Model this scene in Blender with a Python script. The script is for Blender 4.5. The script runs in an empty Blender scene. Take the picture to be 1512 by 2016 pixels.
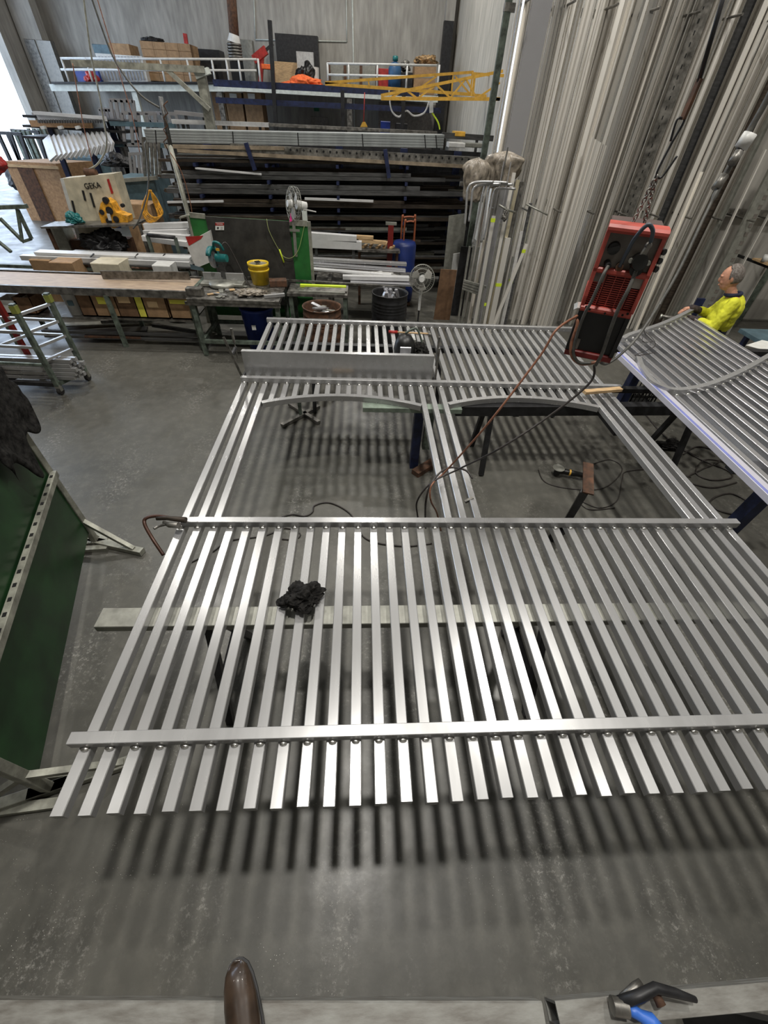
import bpy, bmesh, math, random
from math import sin, cos, pi, radians
from mathutils import Vector, Matrix, noise
random.seed(7)
S = bpy.context.scene
COL = S.collection
# ------------------------------------------------------------------ camera
CAM_H = 2.85; FPX = 796.0
PITCH, ROLL, YAW = radians(44.63), radians(3.54), radians(4.71)
_X = Vector((cos(YAW), -sin(YAW), 0)); _Yh = Vector((sin(YAW), cos(YAW), 0)); _Z = Vector((0, 0, 1))
_F = _Yh*cos(PITCH) - _Z*sin(PITCH); _U = _Yh*sin(PITCH) + _Z*cos(PITCH)
_R = _X*cos(ROLL) + _U*sin(ROLL); _UP = -_X*sin(ROLL) + _U*cos(ROLL)
CP = Vector((0, 0, CAM_H))
cd = bpy.data.cameras.new('camera'); cam = bpy.data.objects.new('camera', cd); COL.objects.link(cam)
cd.sensor_fit = 'HORIZONTAL'; cd.sensor_width = 36; cd.lens = 36*FPX/1512; cd.clip_start = .05; cd.clip_end = 200
M = Matrix.Identity(4)
for i in range(3):
    M[i][0] = _R[i]; M[i][1] = _UP[i]; M[i][2] = -_F[i]; M[i][3] = CP[i]
cam.matrix_world = M
S.camera = cam
def P(u, v, x=None, y=None, z=None):
    "world point seen at a photograph pixel, at a known x, y or height"
    d = _F + _R*((u-756)/FPX) - _UP*((v-1008)/FPX)
    t = x/d.x if x is not None else (y/d.y if y is not None else (z-CAM_H)/d.z)
    return CP + d*t
# ------------------------------------------------------------------ light
S.view_settings.view_transform = 'Standard'; S.view_settings.look = 'None'
S.view_settings.gamma = 1; S.view_settings.use_curve_mapping = False
S.view_settings.exposure = -0.38
W = bpy.data.worlds.new('world'); S.world = W; W.use_nodes = True
W.node_tree.nodes['Background'].inputs[0].default_value = (.66, .80, 1.0, 1)
W.node_tree.nodes['Background'].inputs[1].default_value = 6.5
def lamp(x, y, pw, z=9.4, size=.42, col=(1, .965, .90)):
    l = bpy.data.lights.new('high_bay_lamp', 'AREA'); l.shape = 'DISK'; l.size = size; l.energy = pw; l.color = col
    o = bpy.data.objects.new('high_bay_lamp', l); o.location = (x, y, z); COL.objects.link(o)
lamp(-.05, 1.7, 520)
for x, y, pw in ((-4.6, 8.2, 420), (0, 9.6, 260), (3.7, 4.2, 430), (-5.2, 2.0, 40), (5.2, 1.6, 110), (0, -4.2, 50), (-5, 16.5, 200), (.3, 19.5, 430), (-10, 9, 110)):  # the strong right-hand lamp is set forward to brighten the upright stock
    lamp(x, y, pw)
# ------------------------------------------------------------------ materials
def mat(name, col, rough=.5, metal=0., var=.12, scale=6., bump=0., stretch=(1, 1, 1), col2=None, spec=.5, rvar=0., alpha=1., rnd=0., trans=0., coat=0.):
    m = bpy.data.materials.new(name); m.use_nodes = True; nt = m.node_tree; N = nt.nodes; L = nt.links
    b = N['Principled BSDF']; b.inputs['Metallic'].default_value = metal; b.inputs['Roughness'].default_value = rough
    b.inputs['Specular IOR Level'].default_value = spec
    if coat: b.inputs['Coat Weight'].default_value = coat
    tc = N.new('ShaderNodeTexCoord'); mp = N.new('ShaderNodeMapping'); mp.inputs['Scale'].default_value = stretch
    L.new(tc.outputs['Object'], mp.inputs[0])
    n = N.new('ShaderNodeTexNoise'); n.inputs['Scale'].default_value = scale; n.inputs['Detail'].default_value = 5; n.inputs['Roughness'].default_value = .6
    L.new(mp.outputs[0], n.inputs[0])
    mx = N.new('ShaderNodeMix'); mx.data_type = 'RGBA'
    c2 = col2 or tuple(max(0, c*(1-var*2)) for c in col); c1 = col if col2 else tuple(min(1, c*(1+var)) for c in col)
    mx.inputs[6].default_value = (*c2, 1); mx.inputs[7].default_value = (*c1, 1)
    r = N.new('ShaderNodeMapRange'); r.inputs[1].default_value = .32; r.inputs[2].default_value = .68
    L.new(n.outputs[0], r.inputs[0]); L.new(r.outputs[0], mx.inputs[0])
    out = mx.outputs[2]
    if rnd:
        oi = N.new('ShaderNodeObjectInfo'); hs = N.new('ShaderNodeHueSaturation'); mr = N.new('ShaderNodeMapRange')
        mr.inputs[3].default_value = 1-rnd; mr.inputs[4].default_value = 1+rnd*.5
        L.new(oi.outputs['Random'], mr.inputs[0]); L.new(mr.outputs[0], hs.inputs['Value']); L.new(out, hs.inputs['Color']); out = hs.outputs[0]
    L.new(out, b.inputs['Base Color'])
    if rvar:
        rr = N.new('ShaderNodeMapRange'); rr.inputs[1].default_value = .3; rr.inputs[2].default_value = .7
        rr.inputs[3].default_value = max(.02, rough-rvar); rr.inputs[4].default_value = rough+rvar
        L.new(n.outputs[0], rr.inputs[0]); L.new(rr.outputs[0], b.inputs['Roughness'])
    if bump:
        bp = N.new('ShaderNodeBump'); bp.inputs['Strength'].default_value = bump; bp.inputs['Distance'].default_value = .01
        L.new(n.outputs[0], bp.inputs['Height']); L.new(bp.outputs[0], b.inputs['Normal'])
    if alpha < 1: b.inputs['Alpha'].default_value = alpha
    if trans: b.inputs['Transmission Weight'].default_value = trans
    return m
m_alu = mat('mill_aluminium', (.44, .44, .44), .27, .50, .04, 5, 0, (3, .4, 3), rvar=.006, rnd=.12)
m_alup = mat('polished_aluminium', (.66, .66, .69), .25, .80, .01, 3, 0, (3, .3, 3), rnd=.06)
m_aluv = mat('upright_aluminium', (.88, .85, .79), .34, .50, .015, 2, 0, (1, 1, .25), rnd=.34)
m_aluvp = mat('bright_upright_aluminium', (.95, .94, .92), .17, 1, .01, 2, 0, (1, 1, .25), rnd=.15)
m_aluvd = mat('dull_upright_aluminium', (.46, .43, .38), .42, .7, .02, 2, 0, (1, 1, .25), rnd=.3)
m_weld = mat('weld_metal', (.86, .84, .80), .22, 1, .2, 60, .3)
m_zinc = mat('galvanised_steel', (.31, .31, .275), .42, .5, .12, 14, .1, rvar=.1)
m_steel = mat('bare_steel', (.24, .23, .21), .45, .8, .3, 12, .2, rvar=.15)
m_dsteel = mat('dark_mill_steel', (.080, .062, .047), .55, .5, .3, 6, .1, (.6, 6, 6), rnd=.5)
m_gsteel = mat('grey_mill_steel', (.12, .12, .12), .5, .6, .25, 6, .1, (.6, 6, 6), rnd=.35)
m_fsteel = mat('painted_grey_steel', (.33, .33, .28), .5, .3, .25, 9, .1)
m_gframe = mat('grey_green_frame_paint', (.13, .16, .13), .5, .1, .35, 12, .1, rnd=.2)
m_navy = mat('navy_paint', (.016, .024, .075), .45, .1, .3, 10)
m_blackp = mat('black_steel_paint', (.022, .022, .024), .45, .2, .3, 12)
m_black = mat('black_plastic', (.006, .006, .006), .42, 0, .3, 10)
m_rubber = mat('black_rubber', (.025, .024, .023), .6, 0, .3, 20)
m_cloth = mat('black_cloth', (.018, .017, .016), .9, 0, .5, 30, .4, spec=.2)
m_red = mat('red_plastic', (.47, .075, .055), .42, 0, .15, 9, .05)
m_redp = mat('red_paint', (.42, .03, .025), .4, 0, .2, 9)
m_rust = mat('rusty_steel', (.15, .07, .038), .8, .2, .4, 14, .3, col2=(.05, .032, .022))
m_grgrey = mat('warm_grey_panel', (.18, .16, .14), .5, .1, .15, 12)
m_hose = mat('grey_hose', (.10, .098, .088), .5, 0, .2, 30)
m_hosec = mat('copper_brown_cable', (.30, .13, .075), .5, .1, .25, 40)
m_hosed = mat('dark_cable', (.035, .028, .025), .5, 0, .3, 30)
m_gsheet = mat('green_sheet', (.013, .055, .016), .38, 0, .35, 4, .03, col2=(.006, .024, .008), spec=.5)
m_board = mat('blackboard_rubber', (.038, .036, .032), .6, 0, .35, 4, .05)
m_wood = mat('pine_wood', (.56, .38, .20), .6, 0, .2, 9, .05, (1, 8, 8))
m_ply = mat('worn_bench_timber', (.50, .38, .27), .5, 0, .25, 5, .05, (1, 8, 1), col2=(.27, .20, .15))
m_card = mat('cardboard', (.36, .225, .12), .8, 0, .15, 8, .05)
m_cardd = mat('dark_cardboard', (.17, .095, .05), .8, 0, .2, 8)
m_osb = mat('strand_board', (.46, .28, .14), .7, 0, .3, 16, .1, col2=(.28, .16, .08))
m_white = mat('white_paint', (.62, .62, .60), .4, 0, .08, 8)
m_wstock = mat('white_profile', (.66, .66, .66), .35, .15, .06, 6, rnd=.12)
m_cream = mat('cream_machine_paint', (.62, .56, .42), .45, 0, .15, 5)
m_orange = mat('machine_yellow', (.75, .36, .03), .5, 0, .3, 14)
m_yellow = mat('yellow_paint', (.72, .40, .05), .45, 0, .12, 9)
m_yplastic = mat('yellow_bucket', (.80, .55, .03), .4, 0, .12, 9)
m_lime = mat('lime_tape', (.62, .78, .04), .5, 0, .05, 9)
m_blue = mat('blue_plastic', (.010, .032, .22), .4, 0, .2, 6)
m_bluegrey = mat('blue_grey_skip', (.09, .15, .18), .5, .1, .2, 6)
m_teal = mat('teal_tool', (.01, .15, .15), .4, 0, .15, 9)
m_hiviz = mat('hi_vis_shirt', (.66, .66, .03), .75, 0, .10, 10, .15)
m_navycl = mat('navy_cloth', (.012, .016, .045), .85, 0, .3, 16, .2)
m_skin = mat('skin', (.55, .27, .17), .5, 0, .12, 20, .03)
m_hair = mat('greying_hair', (.075, .055, .045), .7, 0, .4, 60, .4, col2=(.22, .20, .18))
m_glove = mat('dark_glove', (.05, .035, .035), .8, 0, .4, 20)
m_shoe = mat('brown_leather', (.045, .028, .018), .30, 0, .3, 14, .06, coat=.3)
m_pink = mat('pink_marker', (.95, .05, .35), .6)
m_ofab = mat('orange_fabric', (.85, .16, .04), .8, 0, .15, 14)
m_wrap = mat('dusty_plastic_wrap', (.30, .26, .21), .35, 0, .3, 14, .4)
m_wrapc = mat('clear_wrap', (.75, .74, .72), .18, 0, .1, 14, .3, alpha=.55)
m_paper = mat('paper', (.80, .80, .76), .7, 0, .05, 9)
m_yelpaper = mat('yellow_label', (.78, .74, .10), .7, 0, .05, 9)
m_fan = mat('fan_grille_wire', (.34, .34, .30), .4, .3, .1, 9)
m_blade = mat('fan_blade', (.35, .34, .31), .4, 0, .1, 9)
m_white2 = mat('white_mezzanine_beam', (.62, .66, .62), .5, 0, .1, 9)
m_bclamp = mat('blue_handle', (.04, .16, .62), .4, 0, .1, 9)
m_slot = mat('slot_dark', (.006, .006, .006), .9)
m_redr = mat('deep_red_recess', (.16, .008, .006), .5)
m_bluetint = mat('blue_film_stripe', (.05, .10, .55), .4)

def concrete_wall(name, c1, c2):
    m = mat(name, c1, .85, 0, 0, 1.1, .25, (1, 1, .45), col2=c2); nt = m.node_tree; N = nt.nodes; L = nt.links
    b = N['Principled BSDF']; src = b.inputs['Base Color'].links[0].from_socket
    n = N.new('ShaderNodeTexNoise'); n.inputs['Scale'].default_value = 7; n.inputs['Detail'].default_value = 8
    tc = N['Texture Coordinate']; mp = N.new('ShaderNodeMapping'); mp.inputs['Scale'].default_value = (1, 1, .18)
    L.new(tc.outputs['Object'], mp.inputs[0]); L.new(mp.outputs[0], n.inputs[0])
    mx = N.new('ShaderNodeMix'); mx.data_type = 'RGBA'; mx.blend_type = 'MULTIPLY'; mx.inputs[0].default_value = 1
    cr = N.new('ShaderNodeMapRange'); cr.inputs[1].default_value = .3; cr.inputs[2].default_value = .7; cr.inputs[3].default_value = .72; cr.inputs[4].default_value = 1.1
    L.new(n.outputs[0], cr.inputs[0]); L.new(src, mx.inputs[6]); L.new(cr.outputs[0], mx.inputs[7]); L.new(mx.outputs[2], b.inputs['Base Color'])
    return m
m_wall = concrete_wall('concrete_wall', (.46, .44, .40), (.33, .315, .285))
m_wallr = concrete_wall('pale_concrete_wall', (.54, .51, .45), (.42, .40, .35))
def floor_mat():
    m = bpy.data.materials.new('polished_concrete_floor'); m.use_nodes = True; nt = m.node_tree; N = nt.nodes; L = nt.links
    b = N['Principled BSDF']; tc = N.new('ShaderNodeTexCoord')
    def nz(s, d, r=.6, st=(1, 1, 1)):
        mp = N.new('ShaderNodeMapping'); mp.inputs['Scale'].default_value = st; L.new(tc.outputs['Object'], mp.inputs[0])
        n = N.new('ShaderNodeTexNoise'); n.inputs['Scale'].default_value = s; n.inputs['Detail'].default_value = d; n.inputs['Roughness'].default_value = r; L.new(mp.outputs[0], n.inputs[0]); return n.outputs[0]
    def mr(s, a, c, d=0., e=1.):
        r = N.new('ShaderNodeMapRange'); r.inputs[1].default_value = a; r.inputs[2].default_value = c; r.inputs[3].default_value = d; r.inputs[4].default_value = e; L.new(s, r.inputs[0]); return r.outputs[0]
    def mix(f, a, c):
        x = N.new('ShaderNodeMix'); x.data_type = 'RGBA'
        for i, s in ((6, a), (7, c)):
            if isinstance(s, tuple): x.inputs[i].default_value = (*s, 1)
            else: L.new(s, x.inputs[i])
        if isinstance(f, float): x.inputs[0].default_value = f
        else: L.new(f, x.inputs[0])
        return x.outputs[2]
    def mul(a, c):
        x = N.new('ShaderNodeMath'); x.operation = 'MULTIPLY'; L.new(a, x.inputs[0]); L.new(c, x.inputs[1]); return x.outputs[0]
    base = mix(mr(nz(.7, 4), .35, .65), (.064, .0625, .054), (.094, .091, .078))
    base = mix(mr(nz(9, 8, .7), .45, .75, 0, .5), base, (.145, .138, .118))
    # pale dusty scuffs and metal swarf, their glitter painted as light patches and specks
    patch = mr(nz(1.4, 4, .65, (1.8, .7, 1)), .48, .66)
    fine = mr(nz(30, 5, .85), .52, .66)
    base = mix(mul(patch, fine), base, (.30, .29, .265))
    v = N.new('ShaderNodeTexVoronoi'); v.inputs['Scale'].default_value = 85; L.new(tc.outputs['Object'], v.inputs[0])
    spark = mr(v.outputs['Distance'], .13, .05)
    sel = mul(mr(nz(1.9, 3, .6), .50, .62), mr(nz(24, 2, .6), .48, .6))
    base = mix(mul(spark, sel), base, (.92, .90, .82))
    L.new(base, b.inputs['Base Color'])
    L.new(mr(nz(3, 6), .3, .7, .30, .50), b.inputs['Roughness']); b.inputs['Specular IOR Level'].default_value = .5
    bp = N.new('ShaderNodeBump'); bp.inputs['Strength'].default_value = .06; bp.inputs['Distance'].default_value = .01
    L.new(nz(12, 6), bp.inputs['Height']); L.new(bp.outputs[0], b.inputs['Normal'])
    return m
m_floor = floor_mat()
m_scuffdim = mat('dimmed_scuffed_channel', (.27, .27, .25), .55, .2, .2, 9, .1, (1, 4, 4), col2=(.13, .12, .105), rvar=.1)  # darker copy of the zinc: the channels' dim light painted into the scuffed colour
# ------------------------------------------------------------------ mesh helpers
def frame(d, up=None):
    d = d.normalized(); up = up or (Vector((0, 0, 1)) if abs(d.z) < .95 else Vector((0, 1, 0)))
    s = d.cross(up).normalized(); u = s.cross(d).normalized(); return s, u
WLOC = {}
class MB:
    def __init__(self): self.bm = bmesh.new()
    def sect(self, pts, close=True, caps=True, smooth=False):
        "pts: list of rings of Vectors"
        R = [[self.bm.verts.new(p) for p in ring] for ring in pts]; n = len(R[0])
        for a, b in zip(R, R[1:]):
            for i in range(n if close else n-1):
                j = (i+1) % n
                f = self.bm.faces.new((a[i], a[j], b[j], b[i])); f.smooth = smooth
        if caps and close:
            try: self.bm.faces.new(R[0][::-1]); self.bm.faces.new(R[-1])
            except ValueError: pass
        return self
    def beam(self, p, q, w, h, up=None, ch=0.):
        p, q = Vector(p), Vector(q); s, u = frame(q-p, up); w /= 2; h /= 2
        if ch: o = [(-w, -h+ch), (-w+ch, -h), (w-ch, -h), (w, -h+ch), (w, h-ch), (w-ch, h), (-w+ch, h), (-w, h-ch)]
        else: o = [(-w, -h), (w, -h), (w, h), (-w, h)]
        return self.sect([[c + s*a + u*b for a, b in o] for c in (p, q)])
    def prof(self, p, q, outline, up=None):
        p, q = Vector(p), Vector(q); s, u = frame(q-p, up)
        return self.sect([[c + s*a + u*b for a, b in outline] for c in (p, q)])
    def box(self, c, size, rz=0, ch=0.):
        c = Vector(c); r = Matrix.Rotation(rz, 3, 'Z'); x = r @ Vector((size[0]/2, 0, 0))
        return self.beam(c-x, c+x, size[1], size[2], ch=ch)
    def tube(self, pts, r, n=8, closed=False, flat=1.):
        pts = [Vector(p) for p in pts]; rings = []; pu = None
        for i, p in enumerate(pts):
            if closed: d = pts[(i+1) % len(pts)] - pts[i-1]
            else: d = (pts[min(i+1, len(pts)-1)] - pts[max(i-1, 0)])
            if d.length < 1e-9: d = Vector((0, 0, 1))
            d.normalize()
            if pu is None: s, u = frame(d)
            else:
                u = (pu - d*pu.dot(d))
                if u.length < 1e-6: s, u = frame(d)
                u.normalize(); s = d.cross(u)
            pu = u; rr = r[i] if isinstance(r, (list, tuple)) else r
            rings.append([p + s*cos(2*pi*k/n)*rr + u*sin(2*pi*k/n)*rr*flat for k in range(n)])
        if closed: rings.append(rings[0])
        return self.sect(rings, caps=not closed, smooth=True)
    def cyl(self, p, q, r, r2=None, n=16, smooth=True):
        p, q = Vector(p), Vector(q); s, u = frame(q-p); r2 = r if r2 is None else r2
        return self.sect([[c + s*cos(2*pi*k/n)*rr + u*sin(2*pi*k/n)*rr for k in range(n)] for c, rr in ((p, r), (q, r2))], smooth=False) if not smooth else self._cs(p, q, s, u, r, r2, n)
    def _cs(self, p, q, s, u, r, r2, n):
        self.sect([[c + s*cos(2*pi*k/n)*rr + u*sin(2*pi*k/n)*rr for k in range(n)] for c, rr in ((p, r), (q, r2))], caps=False, smooth=True)
        for c, rr, fl in ((p, r, 1), (q, r2, 0)):
            vs = [self.bm.verts.new(c + s*cos(2*pi*k/n)*rr + u*sin(2*pi*k/n)*rr) for k in range(n)]
            self.bm.faces.new(vs[::-1] if fl else vs)
        return self
    def lathe(self, c, prof, n=28, axis=Vector((0, 0, 1)), smooth=True):
        "prof: list of (radius, height)"
        c = Vector(c); s, u = frame(axis); ax = axis.normalized()
        return self.sect([[c + ax*h + (s*cos(2*pi*k/n) + u*sin(2*pi*k/n))*r for k in range(n)] for r, h in prof], caps=False, smooth=smooth)
    def ball(self, c, r, seg=12, ring=8, rot=None):
        c = Vector(c); r = Vector(r) if not isinstance(r, (int, float)) else Vector((r, r, r)); rot = rot or Matrix.Identity(3)
        R = []
        for i in range(ring+1):
            t = pi*i/ring
            R.append([c + rot @ Vector((r.x*max(sin(t), 1e-3)*cos(2*pi*k/seg), r.y*max(sin(t), 1e-3)*sin(2*pi*k/seg), r.z*cos(t))) for k in range(seg)])
        return self.sect(R[::-1], smooth=True)
    def poly(self, pts, th=Vector((0, 0, .01))):
        "flat outline with real thickness"
        pts = [Vector(p) for p in pts]; return self.sect([pts, [p+th for p in pts]])
    def build(self, name, m, parent=None, label=None, cat=None, group=None, kind=None, loc=None):
        bm = self.bm; bmesh.ops.recalc_face_normals(bm, faces=bm.faces)
        co = [v.co for v in bm.verts]
        if loc is not None: o = Vector(loc)
        elif parent is not None and len(co):
            o = sum((c for c in co), Vector())/len(co)
        else:
            o = Vector(((min(c.x for c in co)+max(c.x for c in co))/2, (min(c.y for c in co)+max(c.y for c in co))/2, min(c.z for c in co)))
        me = bpy.data.meshes.new(name)
        bmesh.ops.translate(bm, verts=bm.verts, vec=-o); bm.to_mesh(me); bm.free()
        for mm in (m if isinstance(m, (list, tuple)) else [m]): me.materials.append(mm)
        ob = bpy.data.objects.new(name, me); COL.objects.link(ob)
        pw = WLOC.get(parent.name, Vector()) if parent is not None else Vector()
        ob.location = o - pw; WLOC[ob.name] = o
        if parent is not None: ob.parent = parent
        tag(ob, label, cat, group, kind); return ob
def tag(o, label=None, cat=None, group=None, kind=None):
    if label: o['label'] = label
    if cat: o['category'] = cat
    if group: o['group'] = group
    if kind: o['kind'] = kind
    return o
def thing(name, loc, label, cat, group=None):
    o = bpy.data.objects.new(name, None); o.empty_display_size = .1; o.location = loc; COL.objects.link(o); WLOC[o.name] = Vector(loc)
    return tag(o, label, cat, group)
def dup(o, loc, label=None, rz=None, parent=None, group=None):
    c = o.copy(); COL.objects.link(c); c.location = loc; c.parent = parent
    base = WLOC.get(parent.name, Vector()) if parent is not None else Vector()
    WLOC[c.name] = base + Vector(loc)
    if rz is not None: c.rotation_euler.z = rz
    if label: c['label'] = label
    if group: c['group'] = group
    for ch in list(o.children): dup(ch, ch.location.copy(), parent=c)
    return c
def legs(o, pts, z0=0., w=.05, m=None, name='leg'):
    for x, y, z in pts: MB().beam((x, y, z0), (x, y, z), w, w).build(name, m or m_gsteel, o)
def struct(name, mb, m, parent=None): return mb.build(name, m, parent, kind=None if parent else 'structure')
def spline(pts, n=8):
    pts = [Vector(p) for p in pts]; out = []; q = [pts[0]] + pts + [pts[-1]]
    for i in range(1, len(q)-2):
        for k in range(n):
            t = k/n; a, b, c, d = q[i-1], q[i], q[i+1], q[i+2]
            out.append(.5*((2*b) + (c-a)*t + (2*a-5*b+4*c-d)*t*t + (3*b-a-3*c+d)*t**3))
    out.append(pts[-1]); return out
def crumple(c, r, amp, seed, m, name, parent=None, flat=.45, sub=5, freq=5., **kw):
    bm = bmesh.new(); bmesh.ops.create_icosphere(bm, subdivisions=sub, radius=1)
    for v in bm.verts:
        d = v.co.normalized(); n1 = noise.noise(d*1.3 + Vector((seed, 0, 0))); n2 = abs(noise.noise(d*freq*.6 + Vector((0, seed, 0)))); n3 = abs(noise.noise(d*freq*1.6 + Vector((0, 0, seed))))
        s = 1 + n1*.5 - amp*n2 - amp*.45*n3
        z = d.z*s*r[2]
        if z < 0: z *= flat
        v.co = Vector((d.x*s*r[0], d.y*s*r[1], z))
    zm = min(v.co.z for v in bm.verts)
    for v in bm.verts: v.co += Vector(c) - Vector((0, 0, zm))
    for f in bm.faces: f.smooth = True
    mb = MB(); mb.bm.free(); mb.bm = bm; return mb.build(name, m, parent, **kw)
def drape(c, rx, ry, h, seed, m, name, **kw):
    rings = []; c = Vector(c)
    for i in range(26):
        t = i/25; prof = (sin(min(1, t*3.2)*pi/2)**.6)*(1-.45*t) if t < 1 else .5
        ring = []
        for k in range(56):
            a = 2*pi*k/56; fold = noise.noise(Vector((cos(a)*2.2, sin(a)*2.2, seed + t*.8)))*.75 + noise.noise(Vector((cos(a)*6, sin(a)*6, seed+t*2.5)))*.5
            r = max(.04, prof*(1+fold)); hem = .10*h*noise.noise(Vector((cos(a)*2, sin(a)*2, seed+9)))
            ring.append(c + Vector((cos(a)*rx*r, sin(a)*ry*r, h*(1-t) + hem*t + .06*h*noise.noise(Vector((cos(a)*3, t*5, seed))))))
        rings.append(ring)
    return MB().sect(rings, smooth=True).build(name, m, None, **kw)
def bake(ob, mods):
    for t, kw in mods:
        mo = ob.modifiers.new('m', t)
        for k, v in kw.items(): setattr(mo, k, v)
    dg = bpy.context.evaluated_depsgraph_get(); dg.update()
    me = bpy.data.meshes.new_from_object(ob.evaluated_get(dg)); ob.modifiers.clear(); ob.data = me
    for p in me.polygons: p.use_smooth = True
    return ob
def text(s, size, m, mat4, parent, name='lettering', depth=.002):
    cu = bpy.data.curves.new('t', 'FONT'); cu.body = s; cu.size = size; cu.extrude = depth; cu.align_x = 'CENTER'; cu.align_y = 'CENTER'
    t = bpy.data.objects.new('t', cu); COL.objects.link(t); dg = bpy.context.evaluated_depsgraph_get(); dg.update()
    me = bpy.data.meshes.new_from_object(t.evaluated_get(dg)); bpy.data.objects.remove(t)
    me.transform(mat4); me.materials.clear(); me.materials.append(m)
    o = Vector(mat4.translation); me.transform(Matrix.Translation(-o)); me.name = name
    ob = bpy.data.objects.new(name, me); COL.objects.link(ob); ob.location = o - WLOC.get(parent.name, Vector()); ob.parent = parent; WLOC[ob.name] = o
    return ob
def basis(o, ex, ey):
    ex = Vector(ex).normalized(); ey = Vector(ey).normalized(); ez = ex.cross(ey).normalized(); m = Matrix.Identity(4)
    for i in range(3): m[i][0] = ex[i]; m[i][1] = ey[i]; m[i][2] = ez[i]; m[i][3] = o[i]
    return m
# ------------------------------------------------------------------ the building
struct('floor', MB().box((-6, 10, -.05), (44, 36, .1)), m_floor)
XR = 3.75
struct('wall_back', MB().box((-4.6, 25.15, 5), (17.2, .3, 10.2)), m_wall)
struct('wall_right', MB().box((XR+.15, 17.1, 5), (.3, 16.4, 10.2)), m_wallr)
struct('wall_right_return', MB().box((6.4, 9.05, 5), (5.2, .3, 10.2)), m_wall)
struct('wall_right_front', MB().box((9.15, 1.5, 5), (.3, 15.3, 10.2)), m_wall)
struct('wall_front', MB().box((-2, -6.15, 5), (22.6, .3, 10.2)), m_wall)
w = MB(); w.box((-13.15, 24.05, 5), (.3, 2.1, 10.2)); w.box((-13.15, 2.5, 5), (.3, 17.6, 10.2)); w.box((-13.15, 17.2, 8.6), (.3, 11.8, 3))
struct('wall_left', w, m_wall)
struct('ceiling', MB().box((-2, 9.5, 10.25), (22.6, 31.6, .2)), mat('roof_sheet', (.55, .55, .54), .6))
# concrete columns
w = MB(); w.box((XR-.35, 24.75, 3.2), (.35, .5, 6.4)); struct('trim_1', w, m_wall)
c = P(95, 250, y=22.2)
struct('trim_2', MB().box((-12.55, 24.3, 5), (.8, .5, 10)), m_wall)
# thin panel joints and a steel conduit loop on the back wall
w = MB()
for a, b in (((500, 0), (503, 78)), ((503, 78), (683, 82)), ((683, 82), (682, 0))):
    w.tube([P(*a, y=24.97), P(*b, y=24.97)], .02, 6)
w.tube([P(694, 0, y=24.98), P(698, 250, y=24.98)], .03, 6)
struct('trim_3', w, m_white2)
struct('trim_4', MB().tube([P(451, -60, y=21.5), P(463, 92, y=21.5)], .16, 10), m_rust)

# ------------------------------------------------------------------ main panel
ZT = .85; X0 = -1.178; PT = .1056
def xi(i): return X0 + PT*i
YA, YB, YC, YD, YE = 5.492, 3.873, 1.869, .570, .333
gate = thing('aluminium_gate_panel', (.72, 2.9, .80), 'large welded aluminium bar panel with two arched openings lying across trestles', 'gate panel')
def arc(xa, xb, y0, sag, n=24):
    c = (xb-xa)/2; r = (c*c+sag*sag)/(2*sag); cx = (xa+xb)/2; cy = y0+sag-r; a = math.asin(c/r)
    return [Vector((cx + r*sin(-a+2*a*k/n), cy + r*cos(-a+2*a*k/n), ZT-.025)) for k in range(n+1)]
arcs = [arc(xi(2)+.03, xi(17)-.03, 3.49, .165), arc(xi(19)+.03, xi(34)-.03, 3.53, .165)]
def arcy(x):
    for a in arcs:
        if a[0].x < x < a[-1].x:
            for p, q in zip(a, a[1:]):
                if p.x <= x <= q.x: return p.y + (q.y-p.y)*(x-p.x)/(q.x-p.x)
    return None
protos = {}
def bar(i, y0, y1):
    k = (round(y0, 3), round(y1, 3))
    x = xi(i)
    return MB().beam((x, y0, ZT-.025), (x, y1, ZT-.025), .05, .05, ch=.003).build('bar', m_alu, gate)
for i in range(37):
    ya = arcy(xi(i))
    top = YA+.04
    j = random.uniform(-.004, .004)
    if ya is None: bar(i, YE+j, top)
    else:
        bar(i, YE+j, YC+.045); bar(i, ya+.01, top)
for a in arcs:
    m_ = MB(); rings = []
    for k, p in enumerate(a):
        d = (a[min(k+1, len(a)-1)]-a[max(k-1, 0)]).normalized(); nrm = Vector((-d.y, d.x, 0)); up = Vector((0, 0, 1))
        rings.append([p+nrm*.025-up*.025, p+nrm*.025+up*.027, p-nrm*.025+up*.027, p-nrm*.025-up*.025])
    m_.sect(rings).build('arched_rail', m_alu, gate)
wb = None
for (yy, xl, xr, miss) in ((YA, -1.215, 2.98, (3, 4)), (YB, -1.205, 2.76, (3, 5)), (YC, -1.17, 2.68, ()), (YD, -1.235, 2.75, ())):
    rl = MB().beam((xl, yy+.025, ZT+.025), (xr, yy+.025, ZT+.025), .05, .05, ch=.0025).build('cross_rail', m_alu, gate)
    for i in range(37):
        if i in miss: continue
        if wb is None:
            bm_ = MB(); bm_.ball((xi(i), yy-.006, ZT+.004), (.018, .012, .010), 12, 8)
            wb = bm_.build('weld_bead', m_weld, rl); first = wb
        else:
            dup(wb, Vector((xi(i)+random.uniform(-.003, .003), yy-.006, ZT+.004)) - WLOC[rl.name], parent=rl)

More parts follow.
